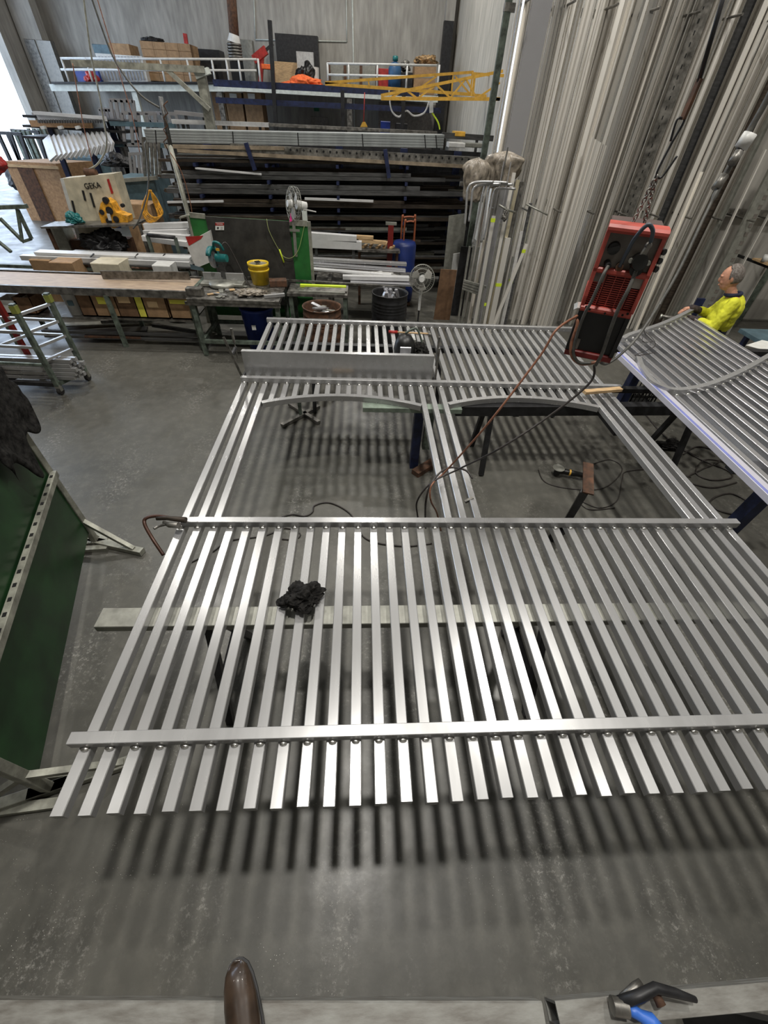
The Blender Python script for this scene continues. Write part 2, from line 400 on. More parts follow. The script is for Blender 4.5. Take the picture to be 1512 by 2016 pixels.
# ------------------------------------------------------------------ second panel (right)
Z2 = 1.10
g2 = thing('curved_gate_panel', (3.7, 3.8, Z2-.05), 'welded aluminium gate panel with two swooping curved rails, at the right', 'gate panel')
def curve(pts): return spline([P(u, v, z=Z2+.03) for u, v in pts], 8)
ctop = curve(((1225, 668), (1240, 660), (1265, 652), (1300, 640), (1330, 627), (1364, 610)))
cbot = curve(((1256, 705), (1262, 722), (1275, 742), (1290, 756), (1320, 768), (1350, 768), (1385, 761), (1420, 749), (1460, 731), (1512, 702), (1560, 672)))
def cy_at(c, x, first=True):
    for p, q in zip(c, c[1:]):
        if min(p.x, q.x) <= x <= max(p.x, q.x) and abs(q.x-p.x) > 1e-6: return p.y + (q.y-p.y)*(x-p.x)/(q.x-p.x)
    return None
xs2 = [2.93+.123*k for k in range(13)]
for x in xs2:
    yt = cy_at(ctop, x)
    if yt is None: yt = ctop[0].y if x < ctop[0].x else ctop[-1].y
    y0 = 1.7
    MB().beam((x, y0, Z2-.025), (x, yt+.06, Z2-.025), .05, .05, ch=.003).build('bar', m_alup, g2)
for c_ in (ctop, cbot):
    m_ = MB(); rings = []
    for k, p in enumerate(c_):
        d = (c_[min(k+1, len(c_)-1)]-c_[max(k-1, 0)]).normalized(); nrm = Vector((-d.y, d.x, 0)); up = Vector((0, 0, 1)); p = Vector((p.x, p.y, Z2+.025))
        rings.append([p+nrm*.025-up*.025, p+nrm*.025+up*.025, p-nrm*.025+up*.025, p-nrm*.025-up*.025])
    rl = m_.sect(rings).build('curved_rail', m_steel if 0 else m_alu, g2)
    for x in xs2:
        yy = cy_at(c_, x)
        if yy: dup(wb, Vector((x, yy-.032, Z2+.004)) - WLOC[rl.name], parent=rl)
# wide flat bar along its edge with blue film stripes
fa, fb = Vector((2.795, 1.75, Z2+.0)), Vector((2.795, 4.2, Z2+.0))
e = MB().beam(fa, fb, .085, .05, ch=.002).build('wide_edge_bar', mat('film_covered_bar', (.58, .57, .64), .42, .2, .03, 6), g2)
for k in range(3): MB().beam((2.762+.009*k, 1.75, Z2+.0256), (2.762+.009*k, 4.2, Z2+.0256), .004, .001).build('blue_stripe', m_bluetint, e)

# ------------------------------------------------------------------ trestles below
def leg(mb, p, q, w=.06): mb.beam(p, q, w, w)
t = thing('steel_trestle', (.25, 1.23, 0), 'long grey steel channel trestle under the front of the big bar panel', 'trestle')
MB().beam((-1.44, 1.235, .775), (2.4, 1.235, .775), .12, .05, ch=.003).build('top_beam', m_zinc, t)
for x in (-.85, 1.10):
    for s in (-1, 1):
        MB().beam((x, 1.235+.03*s, .755), (x+.02, 1.235+.30*s, 0.01), .045, .045).build('leg', m_blackp, t)
    MB().beam((x, 1.06, .3), (x, 1.41, .3), .03, .03).build('brace', m_blackp, t)
t = thing('channel_trestle', (.45, 3.58, 0), 'pale green steel channel on a navy blue leg under the left opening', 'trestle')
MB().beam((.02, 3.56, .775), (1.0, 3.56, .775), .10, .05, ch=.003).build('top_beam', mat('pale_green_paint', (.22, .27, .22), .5, .1, .2, 9), t)
MB().beam((.59, 3.60, .75), (.60, 3.62, 0), .09, .09).build('leg', m_navy, t)
MB().beam((.70, 3.58, .75), (.70, 3.56, .30), .08, .07).build('leg', m_gframe, t)
MB().beam((.60, 3.45, .03), (.86, 3.68, .03), .10, .06).build('foot', m_rust, t)
t = thing('black_trestle', (2.5, 3.9, 0), 'long black steel beam trestle running under both panels', 'trestle')
MB().beam((.96, 3.62, .74), (5.0, 3.78, .74), .10, .11, ch=.004).build('top_beam', m_blackp, t)
MB().beam((1.5, 4.02, .775), (5.0, 4.08, .775), .07, .05).build('rear_rail', m_blackp, t)
for x in (1.35, 3.55, 4.6):
    for s in (-1, 1): MB().beam((x, 3.75+.1*s, .72), (x, 3.75+.28*s, 0.01), .05, .05).build('leg', m_blackp, t)
for x in (1.6, 3.45): MB().beam((x, 3.6, .70), (x, 4.1, .70), .06, .05).build('cross_bar', m_blackp, t)
t = thing('steel_trestle', (1.0, 5.0, 0), 'dark steel trestle under the far end of the big bar panel', 'trestle')
MB().beam((-.95, 5.0, .77), (2.8, 5.0, .77), .08, .06).build('top_beam', m_blackp, t)
for x in (-.6, 1.0, 2.6):
    for s in (-1, 1): MB().beam((x, 5.0, .75), (x, 5.0+.28*s, 0.01), .045, .045).build('leg', m_blackp, t)
for y, lab in ((2.35, 'navy steel trestle under the near part of the curved panel'), (4.55, 'navy steel trestle under the far part of the curved panel')):
    t = thing('navy_trestle', (3.6, y, 0), lab, 'trestle')
    MB().beam((2.85, y, 1.02), (5.0, y, 1.02), .09, .06).build('top_beam', m_blackp, t)
    for x in (3.35, 4.7):
        MB().beam((x, y, 1.0), (x-.02, y+.02, .1), .10, .10).build('leg', m_navy, t)
        MB().beam((x-.02, y-.25, .045), (x-.02, y+.27, .045), .12, .09).build('foot', m_blackp, t)
# jack stand in right opening
t = thing('welding_stand', (2.0, 2.6, 0), 'brown steel plate stand on a dark leg seen through the right opening', 'stand')
pa, pb = P(1158, 912, z=.74), P(1158, 972, z=.74)
MB().beam(pa, pb, .085, .012).build('top_plate', m_rust, t)
MB().beam(pb+Vector((0, .05, -.01)), P(1108, 1040, z=.03), .06, .06).build('leg', m_blackp, t)
MB().beam(P(1085, 1060, z=.03), P(1130, 1030, z=.03), .06, .06).build('foot', m_blackp, t)
# grinder lying on the floor / stand
t = thing('angle_grinder', P(1110, 925, z=0), 'angle grinder with round disc lying on the floor in the right opening', 'angle grinder')
a = P(1098, 926, z=.07); b = P(1150, 936, z=.06)
MB().cyl(a+Vector((0, 0, .03)), a+Vector((0, 0, .036)), .065, n=24).build('disc', m_zinc, t)
MB().cyl(a-Vector((0, 0, .05)), a+Vector((0, 0, .028)), .035, n=16).build('gear_head', m_blackp, t)
MB().tube([a, a.lerp(b, .5), b], [.03, .033, .026], 12).build('body', m_black, t)
MB().cyl(a.lerp(b, .42), a.lerp(b, .48), .035, n=14).build('collar', m_yellow, t)
# small x-foot stand under left opening
t = thing('roller_stand', (-.78, 4.66, 0), 'small cross-footed roller stand behind the left arch', 'stand')
for a, b in (((555, 838), (628, 800)), ((570, 795), (628, 832))):
    a, b = P(*a, z=.03), P(*b, z=.03); MB().beam(a, b, .05, .04).build('foot', m_steel, t)
c = P(592, 818, z=.03); MB().cyl(c, (c.x, c.y, .72), .022).build('post', m_gframe, t)
MB().beam((c.x-.15, c.y, .74), (c.x+.15, c.y, .74), .06, .04).build('head', m_blackp, t)
# black crate
c = P(1250, 790, z=0)
t = thing('milk_crate', c, 'black plastic crate on the floor between the two panels', 'crate')
m_ = MB()
for z in (.02, .15, .28):
    for s in (-1, 1): m_.beam(c+Vector((-.18, .14*s, z)), c+Vector((.18, .14*s, z)), .012, .03); m_.beam(c+Vector((.18*s, -.14, z)), c+Vector((.18*s, .14, z)), .012, .03)
for k in range(7):
    for s in (-1, 1): m_.beam(c+Vector((-.18+.06*k, .14*s, .01)), c+Vector((-.18+.06*k, .14*s, .28)), .012, .012)
for k in range(6):
    for s in (-1, 1): m_.beam(c+Vector((.18*s, -.14+.056*k, .01)), c+Vector((.18*s, -.14+.056*k, .28)), .012, .012)
m_.box(c+Vector((0, 0, .01)), (.36, .28, .015)); m_.build('body', m_black, t)
# floor cables
def cable(pts, r, m, label, name='cable', z=None, n=6, cat='cable', group=None):
    p = [P(a[0], a[1], z=(a[2] if len(a) > 2 else r)) for a in pts]
    return MB().tube(spline(p, 10), r, n).build(name, m, None, label, cat, group)
cable([(1060, 925), (1075, 950), (1130, 963), (1190, 960), (1225, 925), (1200, 905), (1150, 920)], .006, m_hosed, 'thin black cable looped around the brown stand on the floor')
cable([(1210, 1000), (1160, 1003), (1140, 985), (1180, 1000), (1215, 985), (1225, 945), (1235, 928), (1300, 925), (1360, 940)], .006, m_hosed, 'thin dark cable curving across the floor of the right opening')
cable([(555, 1018), (575, 1013), (600, 1016), (615, 1008), (620, 995), (650, 990), (690, 1012), (720, 1060), (790, 1075), (850, 1070)], .008, m_hosed, 'brown floor cable looping under the middle rail')
cable([(370, 1110), (420, 1085), (450, 1065), (520, 1055), (560, 1040), (590, 1050), (580, 1062), (540, 1060)], .007, m_hosed, 'dark cable trailing on the floor near the left rail end')
for k, pts in enumerate([[(1395, 990), (1410, 978), (1440, 972), (1475, 990), (1478, 1008), (1450, 1013), (1415, 1005), (1395, 990)],
        [(1330, 862), (1340, 880), (1380, 905), (1430, 925), (1440, 940), (1400, 945), (1370, 930), (1390, 905), (1440, 915), (1490, 945)],
        [(1345, 895), (1370, 880), (1400, 885), (1420, 905), (1380, 925), (1350, 945), (1400, 960), (1450, 950)],
        [(1270, 815), (1300, 850), (1335, 880), (1375, 900)]]):
    cable(pts, .009, m_hosed, ['closed loop of black cable on the floor at the right end of the middle rail', 'tangled dark cable under the curved panel', 'coiled dark cable around the navy trestle foot', 'dark cable leading from the crate to the cable tangle'][k])
crumple(P(1315, 882, z=0), (.17, .09, .08), .5, 3.3, m_cloth, 'work_glove', label='black rag lying on the floor beside the cable tangle', cat='rag')
# ------------------------------------------------------------------ things on the main panel
crumple((-.33, 1.30, ZT+.002), (.118, .10, .07), .42, 5.2, m_cloth, 'black_cloth', sub=6, freq=3.4, label='crumpled black cloth lying on the bars of the big panel', cat='cloth')
# clamped plate
pl = thing('aluminium_plate', (-.25, 4.02, ZT), 'long aluminium sheet strip standing on edge, clamped across the bars', 'plate')
m_ = MB(); m_.beam((-1.19, 4.03, ZT+.125), (.75, 4.03, ZT+.125), .004, .25); m_.beam((-1.19, 4.055, ZT+.248), (.75, 4.055, ZT+.248), .05, .004); m_.build('sheet', m_alu, pl)
def fclamp(x, y, z0, h, lab, lean=-.06):
    t = thing('f_clamp', (x, y, z0), lab, 'clamp')
    b0, b1 = Vector((x, y, z0)), Vector((x+lean, y+.0, z0+h))
    MB().beam(b0, b1, .022, .010).build('bar', m_steel, t)
    d = (b1-b0).normalized()
    MB().beam(b0+Vector((0, .0, .02)), b0+Vector((.005, .13, .02)), .02, .02).build('fixed_jaw', m_blackp, t)
    j = b0 + d*h*.62
    MB().beam(j, j+Vector((.01, .14, .01)), .022, .025).build('sliding_jaw', m_blackp, t)
    s = j+Vector((.01, .13, 0)); MB().cyl(s-Vector((0, 0, .1)), s+Vector((0, 0, .16)), .007, n=8).build('screw', m_steel, t)
    MB().cyl(s+Vector((0, 0, .07)), s+Vector((0, 0, .20)), .014, n=10).build('handle', m_steel, t)
fclamp(-1.20, 3.94, ZT, .42, 'steel clamp gripping the left end of the sheet strip', -.10)
fclamp(.775, 3.96, ZT, .36, 'steel clamp gripping the right end of the sheet strip', .0)
MB().beam((-.30, 3.93, ZT+.018), (-.08, 3.925, ZT+.018), .045, .035, ch=.002).build('timber_offcut', m_wood, None, 'short timber offcut beside the rail in front of the sheet strip', 'timber')
a, b = P(1150, 772, z=ZT+.068), P(1222, 766, z=ZT+.068)
MB().beam(a, b, .06, .03, ch=.002).build('timber_offcut', m_wood, None, 'timber batten lying on the right end of the second rail', 'timber')
# hammer
a, b = P(765, 653, z=ZT+.015), P(845, 657, z=ZT+.015)
t = thing('hammer', a, 'hammer with red grip lying across the far bars', 'hammer')
MB().tube([a.lerp(b, .2), b], .014, 8, flat=.7).build('handle', m_wood, t); MB().tube([a, a.lerp(b, .22)], .019, 8).build('grip', m_redp, t)
MB().beam(b+Vector((0, -.06, 0)), b+Vector((0, .06, 0)), .03, .03).build('head', m_steel, t)
# welding helmet
h = P(795, 703, z=ZT)
t = thing('welding_helmet', h, 'black welding helmet resting on the bars behind the sheet strip', 'helmet')
m_ = MB(); m_.lathe(h+Vector((0, 0, .12)), [(.001, .13), (.07, .12), (.11, .06), (.125, -.02), (.115, -.09), (.08, -.12)], 20); o = m_.build('shell', m_black, t)
MB().box(h+Vector((.0, -.115, .12)), (.12, .02, .09), ch=.006).build('visor', m_alup, t)
crumple(h+Vector((.17, .03, 0)), (.10, .12, .10), .4, 8, m_cloth, 'head_harness', t)
MB().tube(spline([h+Vector((.0, .05, .25)), h+Vector((.12, .06, .3)), h+Vector((.2, .05, .15)), h+Vector((.22, 0, .02))], 6), .012, 6).build('strap', m_gframe, t)
# locking clamp with cable at left end of middle rail
t = thing('ground_clamp', P(350, 1030, z=ZT), 'rusty locking pliers clamp gripping the left end of the middle rail', 'clamp')
zc = ZT+.07
MB().tube([P(366, 1024, z=zc), P(330, 1020, z=zc), P(308, 1021, z=zc)], [.02, .014, .012], 8).build('upper_jaw', m_dsteel, t)
MB().tube([P(352, 1034, z=zc), P(333, 1034, z=zc-.02), P(322, 1028, z=zc-.02)], [.02, .016, .01], 8).build('lower_jaw', m_steel, t)
MB().tube(spline([P(328, 1032, z=zc-.02), P(312, 1036, z=zc-.03), P(303, 1041, z=zc-.03)], 6), .009, 8).build('lever', m_steel, t)
MB().tube(spline([P(345, 1021, z=zc), P(310, 1016, z=zc), P(288, 1020, z=zc), P(285, 1032, z=zc-.02), P(300, 1060, z=zc-.05), P(322, 1093, z=zc-.12)], 8), .011, 8).build('curved_rod', mat('dark_brown_rod', (.06, .025, .015), .4, .3), t)
MB().beam((xi(18)+.05, 2.15, ZT-.02), (xi(18)+.11, 2.17, ZT), .02, .02).build('steel_offcut', m_steel, None, 'tiny steel offcut caught between the middle three bars', 'offcut')
# ------------------------------------------------------------------ hanging welder
YW = 2.30
TL = P(1203, 432, y=YW+.06); NW = Vector((-.44, -.90, 0)).normalized()
def PW(u, v):
    d = P(u, v, y=1)-CP; return CP + d*((TL-CP).dot(NW)/d.dot(NW))
TR = PW(1318, 457)
ex = (TR-TL); ex.z = 0; wid = ex.length; ex.normalize(); ez = Vector((0, 0, 1)); ey = ez.cross(ex)   # ey points away from camera
hgt = TL.z - PW(1118, 693).z
O = Vector((TL.x, TL.y, (TL.z+TR.z)/2 - hgt))     # lower left front corner
def wl(a, b, c): return O + ex*(a*wid) + ey*b + ez*(c*hgt)
wd = thing('welding_machine', O+ex*wid/2+ey*.2, 'red and black welding machine hanging on a chain above the bar panels', 'welding machine')
def wbox(a0, a1, b0, b1, c0, c1, name, m, par=wd, ch=.006):
    p, q = wl(a0, (b0+b1)/2, (c0+c1)/2), wl(a1, (b0+b1)/2, (c0+c1)/2)
    return MB().beam(p, q, b1-b0, (c1-c0)*hgt, ch=ch).build(name, m, par)
wbox(.03, .97, .03, .42, .02, .97, 'casing', mat('welder_side_grey', (.09, .06, .055), .45, .2, .1, 9))
# red bezel frame: top bar, sides, mid bar
red = MB()
def rb(mb, a0, a1, b0, b1, c0, c1, ch=.008): mb.beam(wl(a0, (b0+b1)/2, (c0+c1)/2), wl(a1, (b0+b1)/2, (c0+c1)/2), b1-b0, (c1-c0)*hgt, ch=ch)
rb(red, .0, 1., -.045, .10, .945, 1.0, .012); rb(red, 0, .07, -.03, .08, .42, .99, .008); rb(red, .93, 1, -.03, .08, .42, .99, .008)
rb(red, .0, 1., -.03, .06, .675, .715, .006); rb(red, .02, .98, -.035, .05, .385, .435, .01)
# vent field with real slats
for k in range(15):
    z = .445+.0155*k
    rb(red, .30, .76, -.004, .006, z, z+.006, 0)
for k in range(10):
    z = .445+.0155*k
    rb(red, .07, .27, -.004, .006, z, z+.006, 0); rb(red, .79, .93, -.004, .006, z, z+.006, 0)
for a in (.27, .45, .61, .76): rb(red, a-.008, a+.008, -.006, .006, .44, .68, 0)
rb(red, .07, .28, -.006, .02, .60, .607, 0); rb(red, .0, .07, -.03, .3, .42, .5, 0)
red.build('red_bezel', m_red, wd)
wbox(.05, .95, .012, .03, .43, .69, 'vent_recess', m_redr, ch=0)
wbox(.06, .94, .0, .03, .71, .95, 'control_panel', m_grgrey, ch=0)
wbox(.07, .26, -.006, .02, .605, .675, 'left_plate', m_grgrey, ch=0); wbox(.78, .93, -.006, .02, .60, .675, 'right_plate', mat('pale_plate', (.35, .33, .29), .5), ch=0)
wbox(.03, .97, -.0, .04, .05, .395, 'black_front', m_black, ch=.004)
wbox(.01, .09, -.025, .04, .05, .395, 'black_side_rib', m_black); wbox(.91, .99, -.025, .04, .05, .395, 'black_side_rib', m_black)
wbox(.02, .98, -.02, .06, .0, .055, 'red_foot', m_redr); wbox(.10, .25, -.006, 0, .06, .15, 'peeling_sticker', m_grgrey, ch=0)
for a, c in ((.2, .41), (.5, .40), (.82, .41), (.12, .425), (.9, .425)):
    MB().cyl(wl(a, -.037, c), wl(a, -.03, c), .006, n=8).build('screw', m_slot, wd)
kn = MB(); kn.cyl(wl(.22, -.03, .845), wl(.22, .0, .845), .026, .030, 16); kn.beam(wl(.13, -.035, .83), wl(.31, -.035, .86), .02, .02); kn.build('rotary_knob', m_black, wd)
k2 = MB(); k2.cyl(wl(.72, -.09, .80), wl(.72, .0, .78), .034, .04, 18); k2.build('wire_feed_connector', m_black, wd)
k3 = MB(); k3.cyl(wl(.70, -.07, .80), wl(.74, -.07, .90), .016, .013, 12); k3.ball(wl(.74, -.07, .905), .016); k3.build('connector_elbow', m_steel, wd)
for a in (.57, .87):
    MB().cyl(wl(a, -.05, .79), wl(a, -.0, .79), .010, n=10).build('connector_pin', m_zinc, wd)
MB().cyl(wl(.72, -.055, .74), wl(.72, -.01, .74), .030, n=16).build('socket', m_black, wd)
MB().cyl(wl(.24, -.05, .735), wl(.20, .0, .745), .014, .016, 12).build('socket', m_blackp, wd)
MB().cyl(wl(.43, -.03, .735), wl(.43, .0, .735), .018, n=12).build('socket', m_rust, wd)
sd = MB()
for c in (.86, .80, .745): sd.cyl(wl(1.0, .02, c), wl(1.07, .0, c), .014, n=10)
sd.build('side_knob', m_blackp, wd)
MB().beam(wl(-.06, .02, .39), wl(.0, -.01, .42), .03, .03).build('paper_tag', m_paper, wd)
# hoses of the machine
def hose(pts, r, m, name='hose'): return MB().tube(spline(pts, 10), r, 10).build(name, m, wd)
hose([wl(.43, -.03, .74), wl(.45, -.06, .84), wl(.48, -.10, .95), wl(.58, -.11, 1.03), wl(.70, -.10, 1.0), wl(.75, -.08, .93)], .009, mat('blue_grey_hose', (.05, .065, .085), .45))
hose([wl(.23, -.05, .735), wl(.20, -.09, .68), wl(.17, -.09, .5), wl(.13, -.08, .38), wl(.14, -.06, .2), wl(.20, -.05, .05), wl(.38, -.04, -.03), wl(.62, -.03, -.02)], .0085, m_hose)
hose([wl(.72, -.06, .74), wl(.71, -.10, .62), wl(.68, -.10, .48), wl(.70, -.09, .3), wl(.74, -.07, .1), wl(.72, -.05, -.02)], .0095, m_hose)
hose([wl(-.02, .0, .33), wl(.07, -.03, .28), wl(.10, -.04, .1), wl(.22, -.04, .0), wl(.45, -.03, -.045), wl(.75, -.02, -.0), wl(.9, .05, .02)], .009, m_hosec)
# cables from the machine down to the panel
zt = ZT+.06
p0 = wl(.02, -.02, .34)
cc = [p0, P(1095, 650, y=2.25), P(1060, 705, y=2.22), P(960, 835, y=2.15), P(880, 925, z=zt+.05), P(850, 955, z=zt), P(848, 985, z=ZT-.06), P(860, 1010, z=ZT-.3), P(868, 1045, z=.3)]
MB().tube(spline(cc, 12), .0068, 8).build('welding_cable', m_hosec, None, 'copper brown welding cable drooping from the hanging machine onto the panel', 'cable')
p1 = wl(.70, -.03, -.03)
cc = [p1, P(1160, 755, y=2.22), P(1080, 820, y=2.20), P(980, 885, y=2.16), P(900, 925, z=zt+.06), P(850, 950, z=zt), P(822, 985, z=ZT-.1), P(822, 1015, z=ZT-.3), P(830, 1050, z=.3)]
MB().tube(spline(cc, 12), .0068, 8).build('welding_cable', m_hosed, None, 'dark grey welding cable drooping from the hanging machine onto the panel', 'cable')
MB().tube(spline([P(930, 942, z=zt), P(915, 925, z=zt+.03), P(880, 922, z=zt+.03), P(850, 950, z=zt), P(838, 990, z=ZT-.1), P(838, 1040, z=.3)], 10), .008, 8).build('welding_cable', m_hosed, None, 'short dark cable loop hooked over the middle three bars', 'cable')
# chain
ch = thing('lifting_chain', wl(.5, .1, 1.05), 'thin steel lifting chain with long wire hooks above the welding machine', 'chain')
m_ = MB(); pz = [wl(.50, .12, 1.0), P(1293, 345, y=2.42)]
def link(mb, c, d, s, L=.028, r=.0035, w=.009):
    d = d.normalized(); s = s.normalized(); pts = []
    for k in range(12):
        a = 2*pi*k/12; pts.append(c + d*(cos(a)*L*.5) + s*(sin(a)*w))
    mb.tube(pts, r, 5, closed=True)
for side, dx in ((0, -.035), (1, .03)):
    a = wl(.5+dx*3, .12, .99); b = P(1293, 345, y=2.42); n_ = 11
    for k in range(n_): link(m_, a.lerp(b, (k+.5)/n_), b-a, Vector((1, 0, 0)) if k % 2 else Vector((0, 1, 0)), L=(b-a).length/n_*1.35)
m_.build('chain', m_steel, ch)
MB().tube(spline([P(1333, 307, y=2.42), P(1306, 345, y=2.42), P(1296, 350, y=2.42), P(1294, 338, y=2.42), P(1318, 290, y=2.42), P(1346, 240, y=2.42), P(1342, 233, y=2.42), P(1332, 238, y=2.42), P(1320, 278, y=2.42)], 8), .005, 8).build('wire_hook', m_blackp, ch)
MB().beam(P(1344, 235, y=2.42), P(1378, 155, y=2.42), .012, .03).build('strap_plate', m_rust, ch)
MB().tube([P(1376, 160, y=2.42), P(1440, -60, y=2.42)], .009, 8).build('wire_rope', m_blackp, ch)
# hose bundle from top right
cc = [P(1575, 60, y=3.0), P(1512, 192, y=3.0), P(1465, 275, y=3.0), P(1425, 350, y=2.95), P(1385, 430, y=2.85), P(1330, 545, y=2.7), P(1265, 650, y=2.55), P(1225, 695, y=2.42), P(1195, 716, y=2.36), P(1180, 712, y=2.34)]
hb = thing('hose_bundle', cc[2], 'dark hose bundle with a taped joint running down from the upper right', 'hose')
MB().tube(spline(cc, 10), [.016 if k < 36 else .0085 for k in range(91)], 8).build('hose', m_hose, hb)
MB().tube([P(1478, 262, y=2.98), P(1458, 292, y=2.98)], .035, 10).build('taped_joint', m_white, hb)
for a, b in (((1455, 300), (1440, 322)), ((1427, 345), (1408, 372))): MB().tube([P(*a, y=2.95), P(*b, y=2.93)], .024, 10).build('coupling', m_steel, hb)
MB().tube(spline([P(1300, 598, y=2.62), P(1268, 650, y=2.9), P(1285, 672, z=1.16), P(1265, 672, z=1.13), P(1272, 655, z=1.2), P(1290, 680, z=1.13), P(1250, 700, z=1.13), P(1290, 694, z=1.13)], 8), .004, 6).build('thin_wire', m_hosed, hb)

# ------------------------------------------------------------------ worker
HB = Vector((4.72, 5.42, 0))
wk = thing('person', HB, 'balding worker in a yellow high visibility polo and dark gloves, facing left', 'person')
fw = Vector((-.82, .50, 0)).normalized(); sd = Vector((-fw.y, fw.x, 0))*-1   # sd = his left.. towards camera side
if sd.y > 0: sd = -sd
def B(f, s, z): return HB + fw*f + sd*s + Vector((0, 0, z))
def cap(mb, p, q, r0, r1, n=14):
    p, q = Vector(p), Vector(q); d = q-p; L_ = d.length; k = 6; pts = []; rs = []
    for i in range(k+1): a = -pi/2*(1-i/k); pts.append(p+d.normalized()*r0*sin(a)); rs.append(max(r0*cos(a), 1e-3))
    for i in range(k+1): a = pi/2*(i/k); pts.append(q+d.normalized()*r1*sin(a)); rs.append(max(r1*cos(a), 1e-3))
    mb.tube(pts, rs, n)
def rmat(): 
    m = Matrix((fw, sd, Vector((0, 0, 1)))).transposed(); return m
RM = rmat()
HC = B(.12, .0, 1.575)     # head centre, stooping forward
HS = 1.12
TA = radians(16); hf = fw*cos(TA)-Vector((0, 0, sin(TA))); hz = Vector((0, 0, cos(TA)))+fw*sin(TA)
HM = Matrix((hf, sd, hz)).transposed()
def head(mb):
    def hb(df, ds, dz, r, a, b): mb.ball(HC+(hf*df+sd*ds+hz*dz)*HS, tuple(q*HS for q in r), a, b, HM)
    hb(0, 0, 0, (.102, .080, .118), 20, 14); hb(.02, 0, -.06, (.072, .060, .070), 16, 10)
    hb(.096, 0, -.012, (.020, .015, .028), 10, 8); hb(.058, 0, -.092, (.026, .030, .024), 10, 8); hb(.087, 0, .028, (.016, .055, .012), 10, 8)
    for s in (-1, 1): hb(-.005, .081*s, -.005, (.020, .012, .034), 10, 8); hb(.07, .035*s, -.035, (.025, .022, .022), 8, 6)
    hb(.092, 0, -.062, (.014, .026, .008), 8, 6)
body = MB(); head(body)
cap(body, B(-.01, 0, 1.36), HC-fw*.02-Vector((0, 0, .07)), .062, .058)
cap(body, B(-.05, 0, 1.22), B(-.01, 0, .98), .135, .125)
sh = {1: B(-.03, .18, 1.335), -1: B(-.03, -.18, 1.335)}
el = {1: B(.05, .25, 1.06), -1: B(.10, -.22, 1.08)}
wr = {1: B(.32, .13, 1.08), -1: B(.34, -.05, 1.16)}
for s in (1, -1):
    cap(body, B(-.04, .06*s, 1.34), sh[s], .06, .055); cap(body, sh[s], el[s], .052, .040); cap(body, el[s], wr[s], .040, .027)
    h0 = wr[s]; hd = (fw*.9 - sd*.25*s - Vector((0, 0, .35))).normalized(); side = hd.cross(Vector((0, 0, 1))).normalized()*s
    pc = h0 + hd*.055; cap(body, h0, pc+hd*.02, .026, .030)
    for k, L_ in enumerate((.062, .070, .066, .052)):
        o = side*(-.028+.019*k); a = pc+hd*.03+o; b = a+hd*L_*.5-Vector((0, 0, .012)); c_ = b+hd*L_*.30-Vector((0, 0, .030))
        cap(body, a, b, .0095, .009, 8); cap(body, b, c_, .009, .008, 8)
    a = h0+hd*.02-side*.03; b = a+hd*.035-side*.022; cap(body, a, b, .012, .011, 8); cap(body, b, b+hd*.03+side*.006, .011, .009, 8)
cap(body, B(-.02, 0, .98), B(-.02, 0, .92), .14, .14)
for s in (1, -1):
    cap(body, B(-.01, .09*s, .88), B(.03, .10*s, .48), .088, .060); cap(body, B(.03, .10*s, .48), B(-.01, .11*s, .08), .056, .038); cap(body, B(-.03, .11*s, .045), B(.15, .12*s, .035), .038, .032)
bo = body.build('body', m_skin, wk); bake(bo, [('REMESH', dict(mode='VOXEL', voxel_size=.0055)), ('SMOOTH', dict(factor=.5, iterations=4))])
s_ = MB()
s_.ball(B(-.05, 0, 1.22), (.150, .195, .19), 20, 14, RM); s_.ball(B(-.02, 0, 1.09), (.150, .185, .14), 20, 14, RM)
s_.ball(B(-.07, 0, 1.31), (.105, .17, .085), 16, 10, RM)
for s in (1, -1): cap(s_, sh[s], el[s], .078, .066); cap(s_, el[s], el[s].lerp(wr[s], .62), .066, .048)
cap(s_, B(-.03, 0, 1.10), B(-.03, 0, 1.07), .16, .16)
so = s_.build('polo_shirt', m_hiviz, wk)
tx = bpy.data.textures.new('folds', 'CLOUDS'); tx.noise_scale = .09
bake(so, [('REMESH', dict(mode='VOXEL', voxel_size=.008)), ('SMOOTH', dict(factor=.5, iterations=5)), ('DISPLACE', dict(texture=tx, strength=.03, mid_level=.5, texture_coords='LOCAL'))])
n_ = MB(); rg = [B(.0, 0, 1.405)+RM @ Vector((cos(a)*.078, sin(a)*.080, -.018*cos(a))) for a in [2*pi*k/20 for k in range(20)]]
n_.tube(rg, .020, 8, closed=True, flat=1.1); n_.build('collar', m_navycl, wk)
p_ = MB(); cap(p_, B(-.02, 0, .98), B(-.02, 0, .88), .15, .155)
for s in (1, -1): cap(p_, B(-.01, .09*s, .88), B(.03, .10*s, .48), .102, .078); cap(p_, B(.03, .10*s, .48), B(-.01, .11*s, .10), .076, .066)
po = p_.build('trousers', m_navycl, wk); bake(po, [('REMESH', dict(mode='VOXEL', voxel_size=.01)), ('SMOOTH', dict(factor=.5, iterations=4))])
b_ = MB()
for s in (1, -1): cap(b_, B(-.04, .11*s, .055), B(.16, .12*s, .045), .052, .046)
bo_ = b_.build('boots', m_shoe, wk); bake(bo_, [('REMESH', dict(mode='VOXEL', voxel_size=.01))])
hr = MB(); hr.ball(HC-hf*.020+hz*.016, (.105, .096, .125), 28, 20, HM)
ho = hr.build('hair', m_hair, wk)
bm = bmesh.new(); bm.from_mesh(ho.data)
ctr = WLOC[ho.name]
for f in list(bm.faces):
    c_ = f.calc_center_median()+ctr-HC; x = c_.dot(hf); z = c_.dot(hz)
    if x > .022 or (z < -.05) or (x > .0 and z < .0) : bm.faces.remove(f)
bm.to_mesh(ho.data); bm.free()
sol = [('SOLIDIFY', dict(thickness=.006, offset=1))]; bake(ho, sol)
gl = MB()
